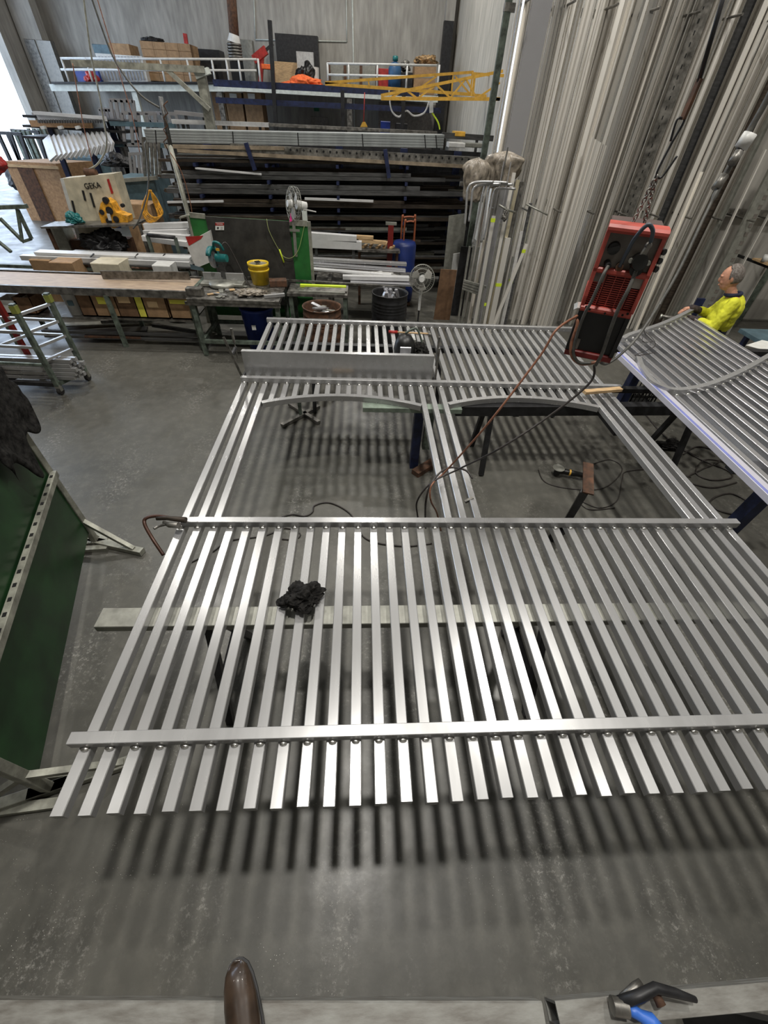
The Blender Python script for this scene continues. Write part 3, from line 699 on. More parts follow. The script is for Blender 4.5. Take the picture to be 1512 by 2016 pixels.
for s in (1, -1): cap(gl, el[s].lerp(wr[s], .60), wr[s]+fw*.01, .046, .040)
bake(gl.build('dark_sleeve', m_glove, wk), [('REMESH', dict(mode='VOXEL', voxel_size=.008))])
tl = wr[1]+fw*.16-Vector((0, 0, .05))
t = thing('cutting_tool', tl, 'small grey hand tool held in the worker\'s gloved hands', 'hand tool')
MB().tube([tl-fw*.02-sd*.06, tl+fw*.10-sd*.02, tl+fw*.17+Vector((0, 0, .01))], [.024, .028, .018], 10).build('body', m_steel, t)
MB().cyl(tl+fw*.17, tl+fw*.19, .035, n=16).build('head', m_zinc, t)

# ------------------------------------------------------------------ green screen on the left
sa, sb = Vector((-2.34, 2.46, 0)), Vector((-1.76, .60, 0))
sdv = (sb-sa).normalized(); sn = Vector((-sdv.y, sdv.x, 0))
if sn.x < 0: sn = -sn
gs = thing('welding_screen', sa.lerp(sb, .5), 'tall dark green sheet welding screen in a grey steel frame at the left', 'screen')
H_ = 1.52
def sp(t_, z, n=0): return sa.lerp(sb, t_) + Vector((0, 0, z)) + sn*n
m_ = MB(); m_.sect([[sp(.01, .17, .004), sp(.99, .17, .004), sp(.99, H_, .004), sp(.01, H_, .004)], [sp(.01, .17, -.004), sp(.99, .17, -.004), sp(.99, H_, -.004), sp(.01, H_, -.004)]]); m_.build('green_sheet', m_gsheet, gs)
MB().beam(sp(0, .02), sp(0, H_+.03), .05, .05, ch=.003).build('post', m_fsteel, gs); MB().beam(sp(1, .02), sp(1, H_+.03), .05, .05, ch=.003).build('post', m_fsteel, gs)
MB().beam(sp(0, H_+.03), sp(1, H_+.03), .05, .05, ch=.003).build('top_rail', m_fsteel, gs)
mr_ = MB().beam(sp(.0, .80, .035), sp(1.0, .80, .035), .04, .05, ch=.002).build('perforated_rail', m_fsteel, gs)
for k in range(19): MB().beam(sp(.03+.052*k, .8265, .036), sp(.03+.052*k+.014, .8265, .036), .018, .004).build('slot', m_slot, mr_)
def foot(base, d, name='foot'):
    f_ = MB(); n2 = Vector((-d.y, d.x, 0))
    tip = base+d*.46
    f_.beam(base-d*.1+Vector((0, 0, .03)), tip+Vector((0, 0, .03)), .06, .05, ch=.003)
    f_.beam(base+Vector((0, 0, .30)), tip-d*.08+Vector((0, 0, .05)), .035, .035)
    f_.beam(base+n2*.10-d*.1+Vector((0, 0, .02)), tip-d*.1+Vector((0, 0, .02)), .05, .04)
    f_.build(name, m_fsteel, gs)
foot(sp(0, 0), (P(288, 1092, z=0)-sp(0, 0)).normalized()); foot(sp(1, 0), sn); foot(sp(1, 0), -sn); foot(sp(0, 0), -sn)
# black jacket
jk = MB(); rows = []
for i in range(26):
    ring = []
    for j in range(14):
        u_ = -.06+.34*i/25; ph = j/13
        # draped over the top rail: front side hanging towards camera side
        L_ = (.50 - .28*max(0, .10-u_)/.10*0) ; s_l = ph*(.34+.12*sin(i*.5)+(.26 if i > 9 else .26*i/9)) - .12
        zz = H_+.065 - max(0, s_l); nn = .035 if s_l > 0 else .035*(1+s_l/.12)
        wv = .03*noise.noise(Vector((u_*9, ph*4, 1)))+.02*noise.noise(Vector((u_*25, ph*9, 4)))
        ring.append(sp(u_, zz, nn+.02+wv+.05*ph) + sdv*.04*noise.noise(Vector((ph*6, u_*5, 2))))
    rows.append(ring)
jk.sect(rows, close=False, caps=False, smooth=True)
jo = jk.build('black_jacket', m_cloth, None, 'black work jacket draped over the top of the green screen', 'jacket'); bake(jo, [('SOLIDIFY', dict(thickness=.02)), ('SUBSURF', dict(levels=1))])
# ------------------------------------------------------------------ foreground platform edge
a, b = P(-60, 1985, z=1.12), P(1080, 1972, z=1.12)
m_ = MB(); y0 = -.118
pf = thing('platform_rail', (-.3, y0-.05, 1.02), 'scuffed pale steel channel along the near edge, left one', 'rail')
m_.beam((-1.4, -.143, 1.07), (.505, -.226, 1.07), .10, .10, ch=.004); m_.build('channel', m_scuffdim, pf)
pf2 = thing('platform_rail', (1.0, y0-.03, 1.02), 'scuffed steel channel with open end along the near edge, right one', 'rail')
q0, q1 = Vector((.545, -.203, 1.07)), Vector((1.75, -.188, 1.07))
m_ = MB()
for dz in (-.045, .045): m_.beam(q0+Vector((0, 0, dz)), q1+Vector((0, 0, dz)), .048, .006)
for dy in (-.022, .022): m_.beam(q0+Vector((0, dy, 0)), q1+Vector((0, dy, 0)), .006, .09)
m_.build('channel', m_scuffdim, pf2)
st = MB(); st.box((0, -.72, .98), (3.6, .86, .06)); st.build('platform_deck', mat('pale_deck', (.50, .46, .43), .6, 0, .15, 5), None, 'pale deck of the raised platform under the near steel channels', 'platform')
for x in (-1.5, 1.5):
    for y in (-.35, -.98): MB().beam((x, y, 0), (x, y, .95), .08, .08).build('platform_leg', m_blackp, bpy.data.objects['platform_deck'])
for x in (-1.2, 1.4): pass
m_ = MB(); m_.beam((-1.6, -.34, .99), (1.7, -.36, .99), .14, .05); m_.build('platform_beam', m_blackp, bpy.data.objects['platform_deck'])
# clamp with blue handle
t = thing('bar_clamp', P(1250, 1985, z=1.14), 'bar clamp with a bright blue handle on the right near rail', 'clamp')
zc = 1.15
MB().tube([P(1218, 1975, z=zc), P(1262, 1960, z=zc+.02), P(1290, 1945, z=zc+.02), P(1330, 1955, z=zc+.01), P(1370, 1968, z=zc)], [.014, .014, .013, .011, .007], 8).build('frame', m_blackp, t)
MB().tube([P(1222, 1962, z=zc), P(1250, 1945, z=zc), P(1262, 1935, z=zc)], [.006, .012, .010], 8).build('pad', m_steel, t)
MB().tube([P(1290, 1955, z=zc), P(1302, 1980, z=zc)], [.012, .014], 8).build('jaw', m_rust, t)
MB().cyl(P(1205, 1980, z=zc), P(1235, 1985, z=zc), .02, n=14).build('swivel', m_steel, t)
MB().tube([P(1232, 1986, z=zc), P(1250, 1992, z=zc), P(1262, 2000, z=zc), P(1280, 2012, z=zc), P(1296, 2030, z=zc)], [.010, .014, .013, .021, .020], 12).build('blue_handle', m_bclamp, t)
# shoe
sh0 = P(456, 1893, z=1.21); s1 = P(476, 2080, z=1.25)
sd_ = (s1-sh0); sd_.z = 0; sd_.normalize(); sx = Vector((-sd_.y, sd_.x, 0))
t = thing('shoe', sh0+sd_*.15-Vector((0, 0, .06)), 'shiny brown leather shoe toe poking over the near platform edge', 'shoe')
rings = []; prof_ = [(0, .006, .010, .035), (.006, .020, .030, .028), (.02, .034, .045, .020), (.045, .043, .058, .015), (.08, .048, .068, .012), (.13, .049, .080, .012), (.18, .045, .10, .012), (.25, .040, .12, .012), (.29, .030, .10, .012)]
prof_ = [(a_, b_*.86, c_, d2) for a_, b_, c_, d2 in prof_]
for d_, w_, h_, b_ in prof_:
    ring = []
    for k in range(20):
        a = 2*pi*k/20; x = cos(a)*w_; z = sin(a); z = (b_+ (h_-b_)*(.45+.55*z)) if z > 0 else (b_ + (h_-b_)*.45*(1+z))
        ring.append(sh0 + sd_*d_ + sx*x + Vector((0, 0, z-.06-.01)))
    rings.append(ring)
MB().sect(rings, smooth=True).build('upper', m_shoe, t)
MB().sect([[sh0 + sd_*(d_-.004) + sx*(w_+.001)*s - Vector((0, 0, .065-z)) for s, z in ((-1, 0), (1, 0), (1, .012), (-1, .012))] for d_, w_, h_, b_ in prof_]).build('sole', m_blackp, t)
# ------------------------------------------------------------------ vertical stock against the return wall
RY = 8.15
rk = thing('stock_rack_frame', (4.5, 8.7, 0), 'dark steel frame with horizontal pegs holding the tall upright aluminium profiles', 'rack')
m_ = MB()
for z in (1.85, 3.95): m_.beam((1.95, 8.78, z), (8.2, 8.78, z), .08, .08)
m_.build('back_rails', m_steel, rk)
for k, x in enumerate([2.10]+[2.65+.55*j for j in range(9)]):
    for z in (1.83, 3.94):
        if x > 7.2: continue
        MB().cyl((x, 8.75, z), (x, 7.96 if z > 3 else 7.90, z), .014, n=8).build('peg', m_steel, rk)
for x in (2.0, 5.0, 8.1): MB().beam((x, 8.78, 0), (x, 8.78, 4.6), .09, .07).build('upright', m_gframe, rk)
x = 2.02; i = 0
slotx = [(4.05, 4.2), (4.62, 4.72)]
def vprofile(x, w, d, yb, lean, L, kind, m, label, group, side=0.):
    p, q = Vector((x, yb, 0)), Vector((x+side, yb+lean, L)); ra = random.uniform(-.5, .5) if (w < .08 and group) else 0; up = Vector((sin(ra), -cos(ra), 0))
    mb = MB(); r = w/2; h = d/2
    if kind == 'box': mb.beam(p, q, w, d, up=up, ch=.0025)
    elif kind == 'channel': mb.prof(p, q, [(-r, -h), (r, -h), (r, h), (r-.005, h), (r-.005, -h+.006), (-r+.005, -h+.006), (-r+.005, h), (-r, h)], up)
    elif kind == 'angle': mb.prof(p, q, [(-r, -h), (r, -h), (r, -h+.005), (-r+.005, -h+.005), (-r+.005, h), (-r, h)], up)
    elif kind == 'round': mb.cyl(p, q, r, n=14)
    else: mb.prof(p, q, [(-r, -h), (r, -h), (r, 0), (r*.5, 0), (r*.5, h), (0, h), (0, 0), (-r*.6, 0), (-r*.6, h*.7), (-r, h*.7)], up)
    return mb.build('aluminium_profile', m, None, label, 'metal profile', group)
def zone(x):
    if x < 2.75: return 'tall bright aluminium profile at the left end of the upright stock', 'upright profiles at the left end'
    if x < 3.9: return 'tall aluminium profile standing upright left of the hanging machine', 'upright profiles left of the machine'
    if x < 4.95: return 'tall aluminium profile standing upright behind the hanging machine and its chain', 'upright profiles behind the machine'
    return 'tall aluminium profile standing upright between the chain and the worker', 'upright profiles above the worker'
kinds = ['box', 'channel', 'round', 'ribbed', 'angle', 'box', 'round', 'channel']
while x < 6.05:
    w_ = random.choice([.028, .035, .04, .045, .05, .06, .07, .038]); k_ = random.choice(kinds); d_ = random.choice([.03, .04, .05, .025])
    lb, gp = zone(x)
    if 2.14 < x < 2.50 and w_ < .3:
        w_ = .0
        x += .02; 
        vprofile(x+.15, .27, .03, 8.25, .15, 6.4, 'box', m_alup, 'very wide smooth aluminium sheet profile at the left end of the upright stock', None); x += .31
    vprofile(x+w_/2 if w_ else x, max(w_, .03), d_, RY+random.uniform(-.06, .13), random.uniform(.12, .30), random.choice([5.2, 6.0, 6.4, 6.5, 6.5]), k_, random.choice([m_aluv, m_aluv, m_aluv, m_aluvp, m_aluvp, m_aluvd]), lb, gp, random.uniform(-.03, .03))
    x += max(w_, .03) + random.choice([.004, .008, .012, .03]); i += 1
# back layer so that gaps show more stock
x = 2.05
while x < 6.3:
    w_ = random.choice([.06, .08, .1, .075]); lb, gp = zone(x)
    vprofile(x+w_/2, w_, .05, 8.42, .15, random.choice([5.6, 6.2, 6.5]), random.choice(['box', 'channel']), m_aluv, lb.replace('profile', 'profile in the back row,').replace(',,', ','), gp+', back row', 0); x += w_+.02
# distinct ones on the right
vprofile(4.38, .17, .05, 8.02, .10, 6.3, 'box', m_steel, 'wide slotted grey steel strut standing behind the right side of the hanging machine', None)
for k in range(44): pass
o = MB()
for k in range(60): o.beam((4.36, 7.993+.10*(.05+.1*k)/6.3, .05+.1*k), (4.36, 7.993+.10*(.09+.1*k)/6.3, .09+.1*k), .012, .006, up=Vector((0, -1, 0)))
o.build('slot_row', m_slot, [ob for ob in COL.objects if ob.get('label', '').startswith('wide slotted grey')][0])
for x, w_, m, L, lb in ((4.95, .10, m_gsteel, 6.2, 'dark steel channel standing right of the slotted strut'), (5.35, .06, m_aluv, 2.4, 'short pale aluminium profile leaning left of the worker\'s head'), (5.72, .12, m_dsteel, 6.0, 'dark brown steel profile standing just left of the worker\'s head'),
                      (6.0, .07, m_zinc, 3.4, 'galvanised angle leaning above the worker\'s head')):
    vprofile(x, w_, .05, 7.92, .2, L, 'channel', m, lb, None)
o = vprofile(6.55, .20, .05, 7.95, .25, 3.2, 'box', m_zinc, 'wide galvanised cable tray with square dark holes right of the worker\'s head', None)
for k in range(24):
    zz = .1+.125*k; MB().beam((6.60, 7.922+.25*zz/3.2, zz), (6.60, 7.922+.25*(zz+.06)/3.2, zz+.06), .06, .006, up=Vector((0, -1, 0))).build('square_hole', m_grgrey, o)
for x, L in ((6.28, 2.7), (6.85, 3.5), (7.3, 4.2)): vprofile(x, .05, .04, 7.95, .25, L, 'angle', m_aluv, {6.28: 'thin pale profile leaning just left of the holed cable tray', 6.85: 'pale angle profile leaning right of the holed cable tray', 7.3: 'thin angle profile at the far right edge of the upright stock'}[x], None)
# reeded short bundle
for k in range(9): vprofile(3.42+.031*k, .026, .03, 7.98, .1, 2.72-.01*k, 'box', m_aluv, 'medium length slim aluminium bar in the tied bundle above the hanging machine', 'slim bars in the tied bundle above the machine')
# shelf brackets and rolls behind worker
t = thing('wall_shelf', (7.55, 7.7, 1.2), 'small wall shelf with rolls behind the worker at the right edge', 'shelf')
MB().beam((7.1, 8.0, 1.25), (8.3, 8.0, 1.25), .4, .03).build('board', m_wood, t); MB().beam((7.2, 8.7, 1.2), (7.2, 7.85, 1.2), .04, .04).build('bracket', m_blackp, t)
for k, (x, r) in enumerate(((7.15, .07), (7.42, .09), (7.7, .08))):
    MB().lathe((x, 7.95, 1.265), [(.03, 0), (r, 0), (r, .1), (.03, .1), (.03, 0)], 20).build('tape_roll', m_white, None, ['small pale roll at the left of the wall shelf', 'larger pale roll in the middle of the wall shelf', 'pale roll at the right of the wall shelf'][k], 'roll')
# blue bench behind curved panel at right
bb = thing('blue_workbench', (5.8, 5.9, 0), 'blue steel workbench behind the curved panel at the right edge', 'workbench')
MB().box((6.2, 5.35, .80), (1.3, 1.1, .05)).build('top', m_bluegrey, bb)
for x in (5.65, 6.75):
    for y in (4.9, 5.8): MB().beam((x, y, 0), (x, y, .78), .06, .06).build('leg', m_navy, bb)
MB().poly([P(1468, 680, z=.83), P(1500, 670, z=.83), P(1560, 682, z=.83), P(1512, 690, z=.83), P(1490, 686, z=.83)], Vector((0, 0, .004))).build('paper_sheet', m_paper, None, 'white paper sheet on the blue bench at the right edge', 'paper')
MB().beam((5.6, 7.0, 0), (5.6, 7.0, .9), .12, .05).build('navy_post', m_navy, None, 'short navy steel post behind the worker', 'post')

# ------------------------------------------------------------------ bent tubes, wrapped bundles and short taped bars
Yb = 7.72
bt = [((915, 442), (921, 372), (935, 359), (972, 358)), ((923, 436), (932, 372), (948, 364), (985, 362)), ((930, 480), (953, 372), (965, 359), (1000, 360)), ((948, 477), (962, 372), (976, 364), (1010, 363)), ((952, 472), (973, 378), (985, 371), (1015, 372))]
for k, pts in enumerate(bt):
    p = [P(u, v, y=7.42+.025*k) for u, v in pts]
    MB().tube(spline([p[0], p[0].lerp(p[1], .5), p[1], p[2], p[3]], 6), .016, 8).build('bent_tube', m_alu, None, ['bent aluminium tube hooked over the rack, leftmost of five', 'bent aluminium tube, second from the left of five hooks', 'bent aluminium tube, middle of five hooks', 'bent aluminium tube, fourth from the left of five hooks', 'bent aluminium tube, rightmost of five hooks'][k], 'bent tube', 'bent tubes hooked over the rack')
MB().beam(P(905, 362, y=7.9), P(1030, 362, y=7.98), .04, .05).build('support_arm', m_steel, None, 'steel arm carrying the bent tubes', 'bracket')
MB().beam(P(1030, 362, y=7.98)-Vector((.02, 0, .0)), Vector((P(1030, 362, y=7.98).x-.02, 8.0, 0)), .05, .05).build('support_leg', m_steel, bpy.data.objects['support_arm'])
wx = P(985, 340, y=8.0)
wr_ = drape(P(928, 395, y=7.85), .20, .13, .50, 11, m_wrap, 'wrapped_bundle', label='dusty crumpled plastic wrapped bundle above the bent tubes, left one', cat='wrapped bundle')
drape(P(985, 368, y=7.95), .26, .13, .42, 21, m_wrap, 'wrapped_bundle', label='dusty crumpled plastic wrapped bundle above the bent tubes, right one', cat='wrapped bundle')
short = [ # top pixel, bottom x shift, width, colour, label, tapes
 ((972, 425), 0, .055, m_aluv, 'short bright box profile with lime tape near its top', [.97]),
 ((1000, 468), 0, .09, m_aluv, 'short wide grey flat profile leaning in front of the tall stock', [.55]),
 ((1036, 480), -.30, .055, m_aluv, 'slanting pale profile with lime tape at its upper end', [.93]),
 ((1012, 340), 0, .05, m_aluv, 'narrow flat profile, left one of the two above the small clamp', []), ((1020, 354), -.02, .05, mat('cream_profile', (.62, .56, .40), .4, .6, .1, 6), 'cream tinted flat profile behind the small clamp', []),
 ((960, 478), 0, .03, m_alup, 'slim bright profile at the left of the short upright stock', []), ((966, 470), -.02, .035, m_alup, 'second slim bright profile of the short upright stock', []),
 ((985, 440), 0, .03, m_zinc, 'slim grey profile between the taped box profile and the wide flat', [.30]), ((1028, 455), 0, .06, m_wrapc, 'cloudy plastic wrapped short profile beside the slanting taped one', [.55]),
 ((992, 318), 0, .014, m_alup, 'thin aluminium rod, left of two thin rods above the clamp', []), ((1006, 318), 0, .014, m_alup, 'thin aluminium rod, right of two thin rods above the clamp', []),
 ((1000, 290), -.04, .018, m_steel, 'long dark rod slanting down in front of the short upright stock', []), ((950, 560), 0, .05, m_zinc, 'short grey profile low at the left of the upright stock', []),
 ((1045, 400), .03, .04, m_gsteel, 'dark grey short profile right of the cloudy wrapped one', []), ((1012, 505), .02, .06, m_zinc, 'low grey flat profile behind the slanting taped one', [])]
for k, (tp, dx, w_, m, lb, tapes) in enumerate(short):
    yy = 7.55+.025*(k % 5)
    p = P(*tp, y=yy+.1); b = Vector((p.x+dx, yy, 0))
    o = MB().beam(b, p, w_, min(w_, .04), up=Vector((0, -1, 0)), ch=.002).build('short_profile', m, None, lb, 'metal profile')
    for tt in tapes:
        c = b.lerp(p, tt); MB().beam(c-Vector((0, 0, .025)), c+Vector((0, 0, .025)), w_+.006, min(w_, .04)+.006, up=Vector((0, -1, 0))).build('lime_tape', m_lime, o)
# grey rack boxes at left of it
for k, (pts, w_) in enumerate((((925, 485), .03), ((933, 484), .03), ((942, 486), .04))):
    p = P(*pts, y=7.9); MB().beam((p.x, 7.85, 0), p, w_, .04, up=Vector((0, -1, 0))).build('short_profile', m_zinc, None, ['leftmost short grey profile below the bent tubes', 'second short grey profile below the bent tubes', 'third short grey profile below the bent tubes'][k], 'metal profile')
a, b = P(912, 560, y=7.75), P(955, 572, y=7.75)
cl = thing('steel_bracket_stack', a, 'stack of grey steel brackets fixed low on the left profiles', 'brackets')
for k in range(4): MB().beam(a+Vector((0, 0, .06-.04*k)), b+Vector((-.03*k, 0, .06-.04*k)), .06, .03).build('bracket', m_zinc, cl)
c = P(996, 412, y=7.5)
t = thing('spring_clamp', c, 'small clamp hanging on a horizontal rod in front of the short stock', 'clamp')
MB().tube([P(982, 403, y=7.48), c, P(1014, 418, y=7.55)], .014, 8).build('rod', m_zinc, t); crumple(c-Vector((0, 0, .16)), (.05, .05, .12), .5, 4, m_steel, 'clamp_body', t)
MB().tube([P(1036, 402, y=7.7), P(1078, 423, y=7.6)], .012, 8).build('horizontal_rod', m_zinc, None, 'short horizontal steel rod between short and tall stock', 'rod')
# boards leaning beside rack
for k, (pts, th, m, lb) in enumerate(((((884, 425), (920, 420), (905, 560), (872, 556)), .02, m_zinc, 'large grey sheet leaning at the right end of the stock rack'), (((893, 500), (912, 497), (903, 552), (887, 550)), .02, m_white, 'small white board leaning in front of the large grey sheet'),
        (((908, 485), (935, 488), (915, 600), (893, 585)), .03, m_blackp, 'dark panel leaning beside the grey sheets'), (((868, 530), (900, 532), (895, 565), (862, 562)), .02, m_cardd, 'brown board low at the end of the stock rack'))):
    pp = [P(u, v, y=9.0-.25*k) for u, v in pts]; zb = min(p.z for p in pp)
    pp[2].z = pp[3].z = .0; MB().poly(pp, Vector((0, th, 0))).build('leaning_board', m, None, lb, 'board')

# ------------------------------------------------------------------ horizontal stock rack
def zs(x, z): return z + .030*(x+1.2)
cr = thing('cantilever_rack', (-.9, 10.5, 0), 'large dark cantilever rack full of long dark steel profiles across the middle', 'rack')
cols = (-3.05, -1.75, -.45, .85, 1.95)
levels = (.30, .55, .80, 1.02, 1.22, 1.42, 1.62, 1.84, 2.08)
for x in cols:
    MB().beam((x, 10.9, 0), (x, 10.9, 2.35), .14, .10).build('upright', m_navy, cr)
    MB().beam((x, 10.95, .05), (x, 9.9, .05), .12, .10).build('base_foot', m_navy, cr)
    for z in levels: MB().beam((x, 10.9, zs(x, z)-.02), (x, 9.83, zs(x, z)-.01), .05, .05).build('arm', m_navy, cr)
MB().box((-.7, 11.05, 1.2), (6.4, .02, 2.3)).build('shade_sheet', m_blackp, cr)  # black sheet added to stand for the deep shade behind the stock
stn = ['dark steel profile lying on the %s shelf level of the stock rack' % s for s in ('lowest', 'second', 'third', 'fourth', 'fifth', 'sixth', 'seventh', 'eighth', 'top')]
for li, z in enumerate(levels):
    y = 9.93
    while y < 10.85:
        w_ = random.choice([.06, .08, .1, .12]); h_ = random.choice([.03, .04, .06, .075]); l_ = random.uniform(4.6, 6.3) if li < 8 else 6.2
        x0_ = random.uniform(-3.95, -3.45); x1_ = min(x0_+l_, 2.4-random.uniform(0, .3))
        dz = random.uniform(0, .006)
        MB().beam((x0_, y+w_/2, zs(x0_, z+.016+h_/2+dz)), (x1_, y+w_/2, zs(x1_, z+.016+h_/2+dz)), w_*.94, h_, ch=.003).build('steel_profile', random.choice([m_dsteel, m_dsteel, m_gsteel, m_dsteel, m_dsteel, m_gsteel, m_zinc]), None, stn[li], 'metal profile', 'steel profiles on the %s rack level' % stn[li].split(' on the ')[1].split(' shelf')[0])
        if random.random() < .5 and li < 8:
            x0b = x0_+random.uniform(0, .6); x1b = x1_-random.uniform(.1, 1.8)
            MB().beam((x0b, y+w_/2, zs(x0b, z+.018+h_*1.5+dz)), (x1b, y+w_/2, zs(x1b, z+.018+h_*1.5+dz)), w_*.8, h_*.9, ch=.003).build('steel_profile', random.choice([m_dsteel, m_gsteel]), None, stn[li], 'metal profile', 'steel profiles on the %s rack level' % stn[li].split(' on the ')[1].split(' shelf')[0])
        y += w_+random.choice([.01, .02, .05])
# pale singles
for (a, b, w_, lb) in (((385, 331), (515, 343), .025, 'pale thin bar on the left of the stock rack'), ((600, 391), (735, 396), .035, 'short pale flat bar in the middle of the stock rack'), ((330, 398), (440, 396), .03, 'pale cream bar end at the lower left of the stock rack')):
    p, q = P(*a, y=9.86), P(*b, y=9.86); MB().beam(p, q, .05, w_).build('steel_profile', m_wstock, None, lb, 'metal profile')
# top pack with straps and holed beam
pk = thing('profile_pack', P(580, 290, y=10.3), 'long strapped pack of grey box profiles on top of the stock rack', 'profile pack')
tl, tr, bl, br = P(288, 254, y=10.05), P(870, 265, y=10.05), P(290, 281, y=10.05), P(872, 292, y=10.05)
n_r = 5; hh = (tl.z-bl.z)
for r_ in range(n_r):
    for c_ in range(4):
        z0 = bl.z + hh*(r_+.5)/n_r; z1 = br.z + (tr.z-br.z)*(r_+.5)/n_r
        MB().beam((bl.x, 10.05+.04+.11*c_, z0), (br.x, 10.05+.04+.11*c_, z1), .105, hh/n_r*.93, ch=.004).build('box_profile', m_gpack if 0 else mat('grey_coated_profile_%d' % (r_*4+c_) if 0 else 'grey_coated_profile', (.30, .32, .32), .45, .3, .1, 6) if (r_, c_) == (0, 0) else bpy.data.materials['grey_coated_profile'], pk)
for u in (306, 458, 586, 713, 836, 858):
    p = P(u, 256+.018*(u-290), y=10.04); q = P(u+2, 283+.018*(u-290), y=10.04); MB().beam(p, q, .02, .006, up=Vector((0, -1, 0))).build('black_strap', m_blackp, pk)
m_ = MB().beam(P(455, 291, y=9.93), P(965, 319, y=9.93), .10, .12); hb_ = m_.build('holed_beam', m_steel, None, 'long brown beam with a row of round holes under the grey profile pack', 'beam')
h_ = MB()
for k in range(38):
    u = 468+13.0*k; p = P(u, 288.5+.0545*(u-455), y=9.878); h_.cyl(p, p-Vector((0, .006, 0)), .018, n=8)
h_.build('hole_row', m_slot, hb_)
for a, b, lb in (((325, 288), (560, 292), 'pale timber toned beam at the left under the grey pack'), ((350, 296), (960, 330), 'long brown timber toned beam below the holed beam')):
    p, q = P(*a, y=9.90), P(*b, y=9.90); MB().beam(p, q, .08, .05).build('steel_beam', mat('tan_beam', (.30, .24, .17), .6, .1, .2, 7), None, lb, 'beam')
# blue posts in front of rack
for a, b, lb in (((484, 281), (502, 335), 'navy blue stub post leaning at the left of the rack front'), ((758, 294), (766, 350), 'navy grey stub post at the right of the rack front')):
    p, q = P(*a, y=9.82), P(*b, y=9.82); MB().beam(q, p, .07, .05).build('rack_end_stop', m_navy, None, lb, 'post')

# ------------------------------------------------------------------ mezzanine
YM = 21.0
mz = thing('mezzanine_deck', P(480, 175, y=YM), 'white edged storage mezzanine deck along the back wall', 'mezzanine')
a, b, c = P(100, 171, y=YM), P(480, 172, y=YM), P(862, 194, y=YM)
for p, q, k in ((a, b, 0), (b, c, 1)):
    MB().beam(p-Vector((0, 0, .02)), q-Vector((0, 0, .02)), .12, .17).build('edge_beam', m_white2, mz)
    m_ = MB(); m_.sect([[p+Vector((0, 0, .08)), q+Vector((0, 0, .08)), Vector((q.x, 24.9, q.z+.08)), Vector((p.x, 24.9, p.z+.08))], [p+Vector((0, 0, .02)), q+Vector((0, 0, .02)), Vector((q.x, 24.9, q.z+.02)), Vector((p.x, 24.9, p.z+.02))]]); m_.build('deck', m_blackp, mz)
_a, _b, _c = a.copy(), b.copy(), c.copy()
def deckz(x):
    l, r = (_a, _b) if x < _b.x else (_b, _c)
    return l.z + (r.z-l.z)*(x-l.x)/(r.x-l.x) + .082
p, q = P(102, 163, y=20.9), P(425, 163, y=20.9); MB().beam(p, q, .1, .05).build('dark_kick_board', m_blackp, mz)
for u, v in ((262, 170), (688, 188), (432, 180)):
    p = P(u, v, y=21.1); MB().beam((p.x, 21.1, 0), p, .18, .18).build('column', m_white2 if u == 262 else m_steel, mz)
# navy frame in front
nf = thing('navy_gantry', P(640, 195, y=19.5), 'navy blue steel frame of long beams in front of the mezzanine', 'steel frame')
YN = 19.4
for aa, bb_, h_ in (((420, 163), (825, 184), .16), ((425, 197), (868, 218), .14)): MB().beam(P(*aa, y=YN), P(*bb_, y=YN), .1, h_).build('beam', m_navy, nf)
for (u0, v0), (u1, v1) in (((531, 40), (534, 245)), ((674, 178), (676, 252)), ((795, 186), (793, 258))):
    p, q = P(u0, v0, y=YN-.1), P(u1, v1, y=YN-.1); MB().beam((q.x, YN-.1, 0), (p.x, YN-.1, p.z), .12, .12).build('post', m_blackp, nf)
# guard rails
rails = [(120, 505, (115, 137, 160), (117, 139, 163), (128, 175, 320, 372, 420, 448, 472, 510)), (645, 860, (125, 147, 165), (129, 152, 184), (645, 686, 742, 800, 862))]
for k, (u0, u1, va, vb, posts) in enumerate(rails):
    t = thing('guard_rail', P((u0+u1)/2, va[2], y=YM), ['long white tube guard rail along the left of the mezzanine', 'white tube guard rail along the right of the mezzanine'][k], 'guard rail')
    for i_ in range(2): MB().tube([P(u0, va[i_], y=YM), P(u1, vb[i_], y=YM)], .035, 6).build('rail', m_white, t)
    for u in posts:
        s_ = (u-u0)/(u1-u0); p = P(u-3, va[0]+(vb[0]-va[0])*s_-2, y=YM); q = P(u+4, va[2]+(vb[2]-va[2])*s_+3, y=YM); q.x = p.x*.5+q.x*.5; p.x = q.x
        MB().tube([p, q], .035, 6).build('post', m_white, t)
def pbox(u0, v0, u1, v1, y, d, name, m, label, cat, group=None, parent=None, floor=False, ch=.01):
    "box whose front face spans the two pixels (upper left, lower right) at distance y"
    p, q = P(u0, v0, y=y), P(u1, v1, y=y); vm = P((u0+u1)/2, v1, y=y); tm = P((u0+u1)/2, v0, y=y)
    x0, x1 = P(u0, (v0+v1)/2, y=y).x, P(u1, (v0+v1)/2, y=y).x; z0 = 0 if floor else vm.z; z1 = tm.z
    if parent is None and not floor and 21.4 <= y <= 24.4 and v1 >= 150: z0 = deckz((x0+x1)/2)
    return MB().box(((x0+x1)/2, y+d/2, (z0+z1)/2), (x1-x0, d, z1-z0), ch=ch).build(name, m, parent, label, cat, group)
def P0(u, v, y): return P(u, v, y=y)
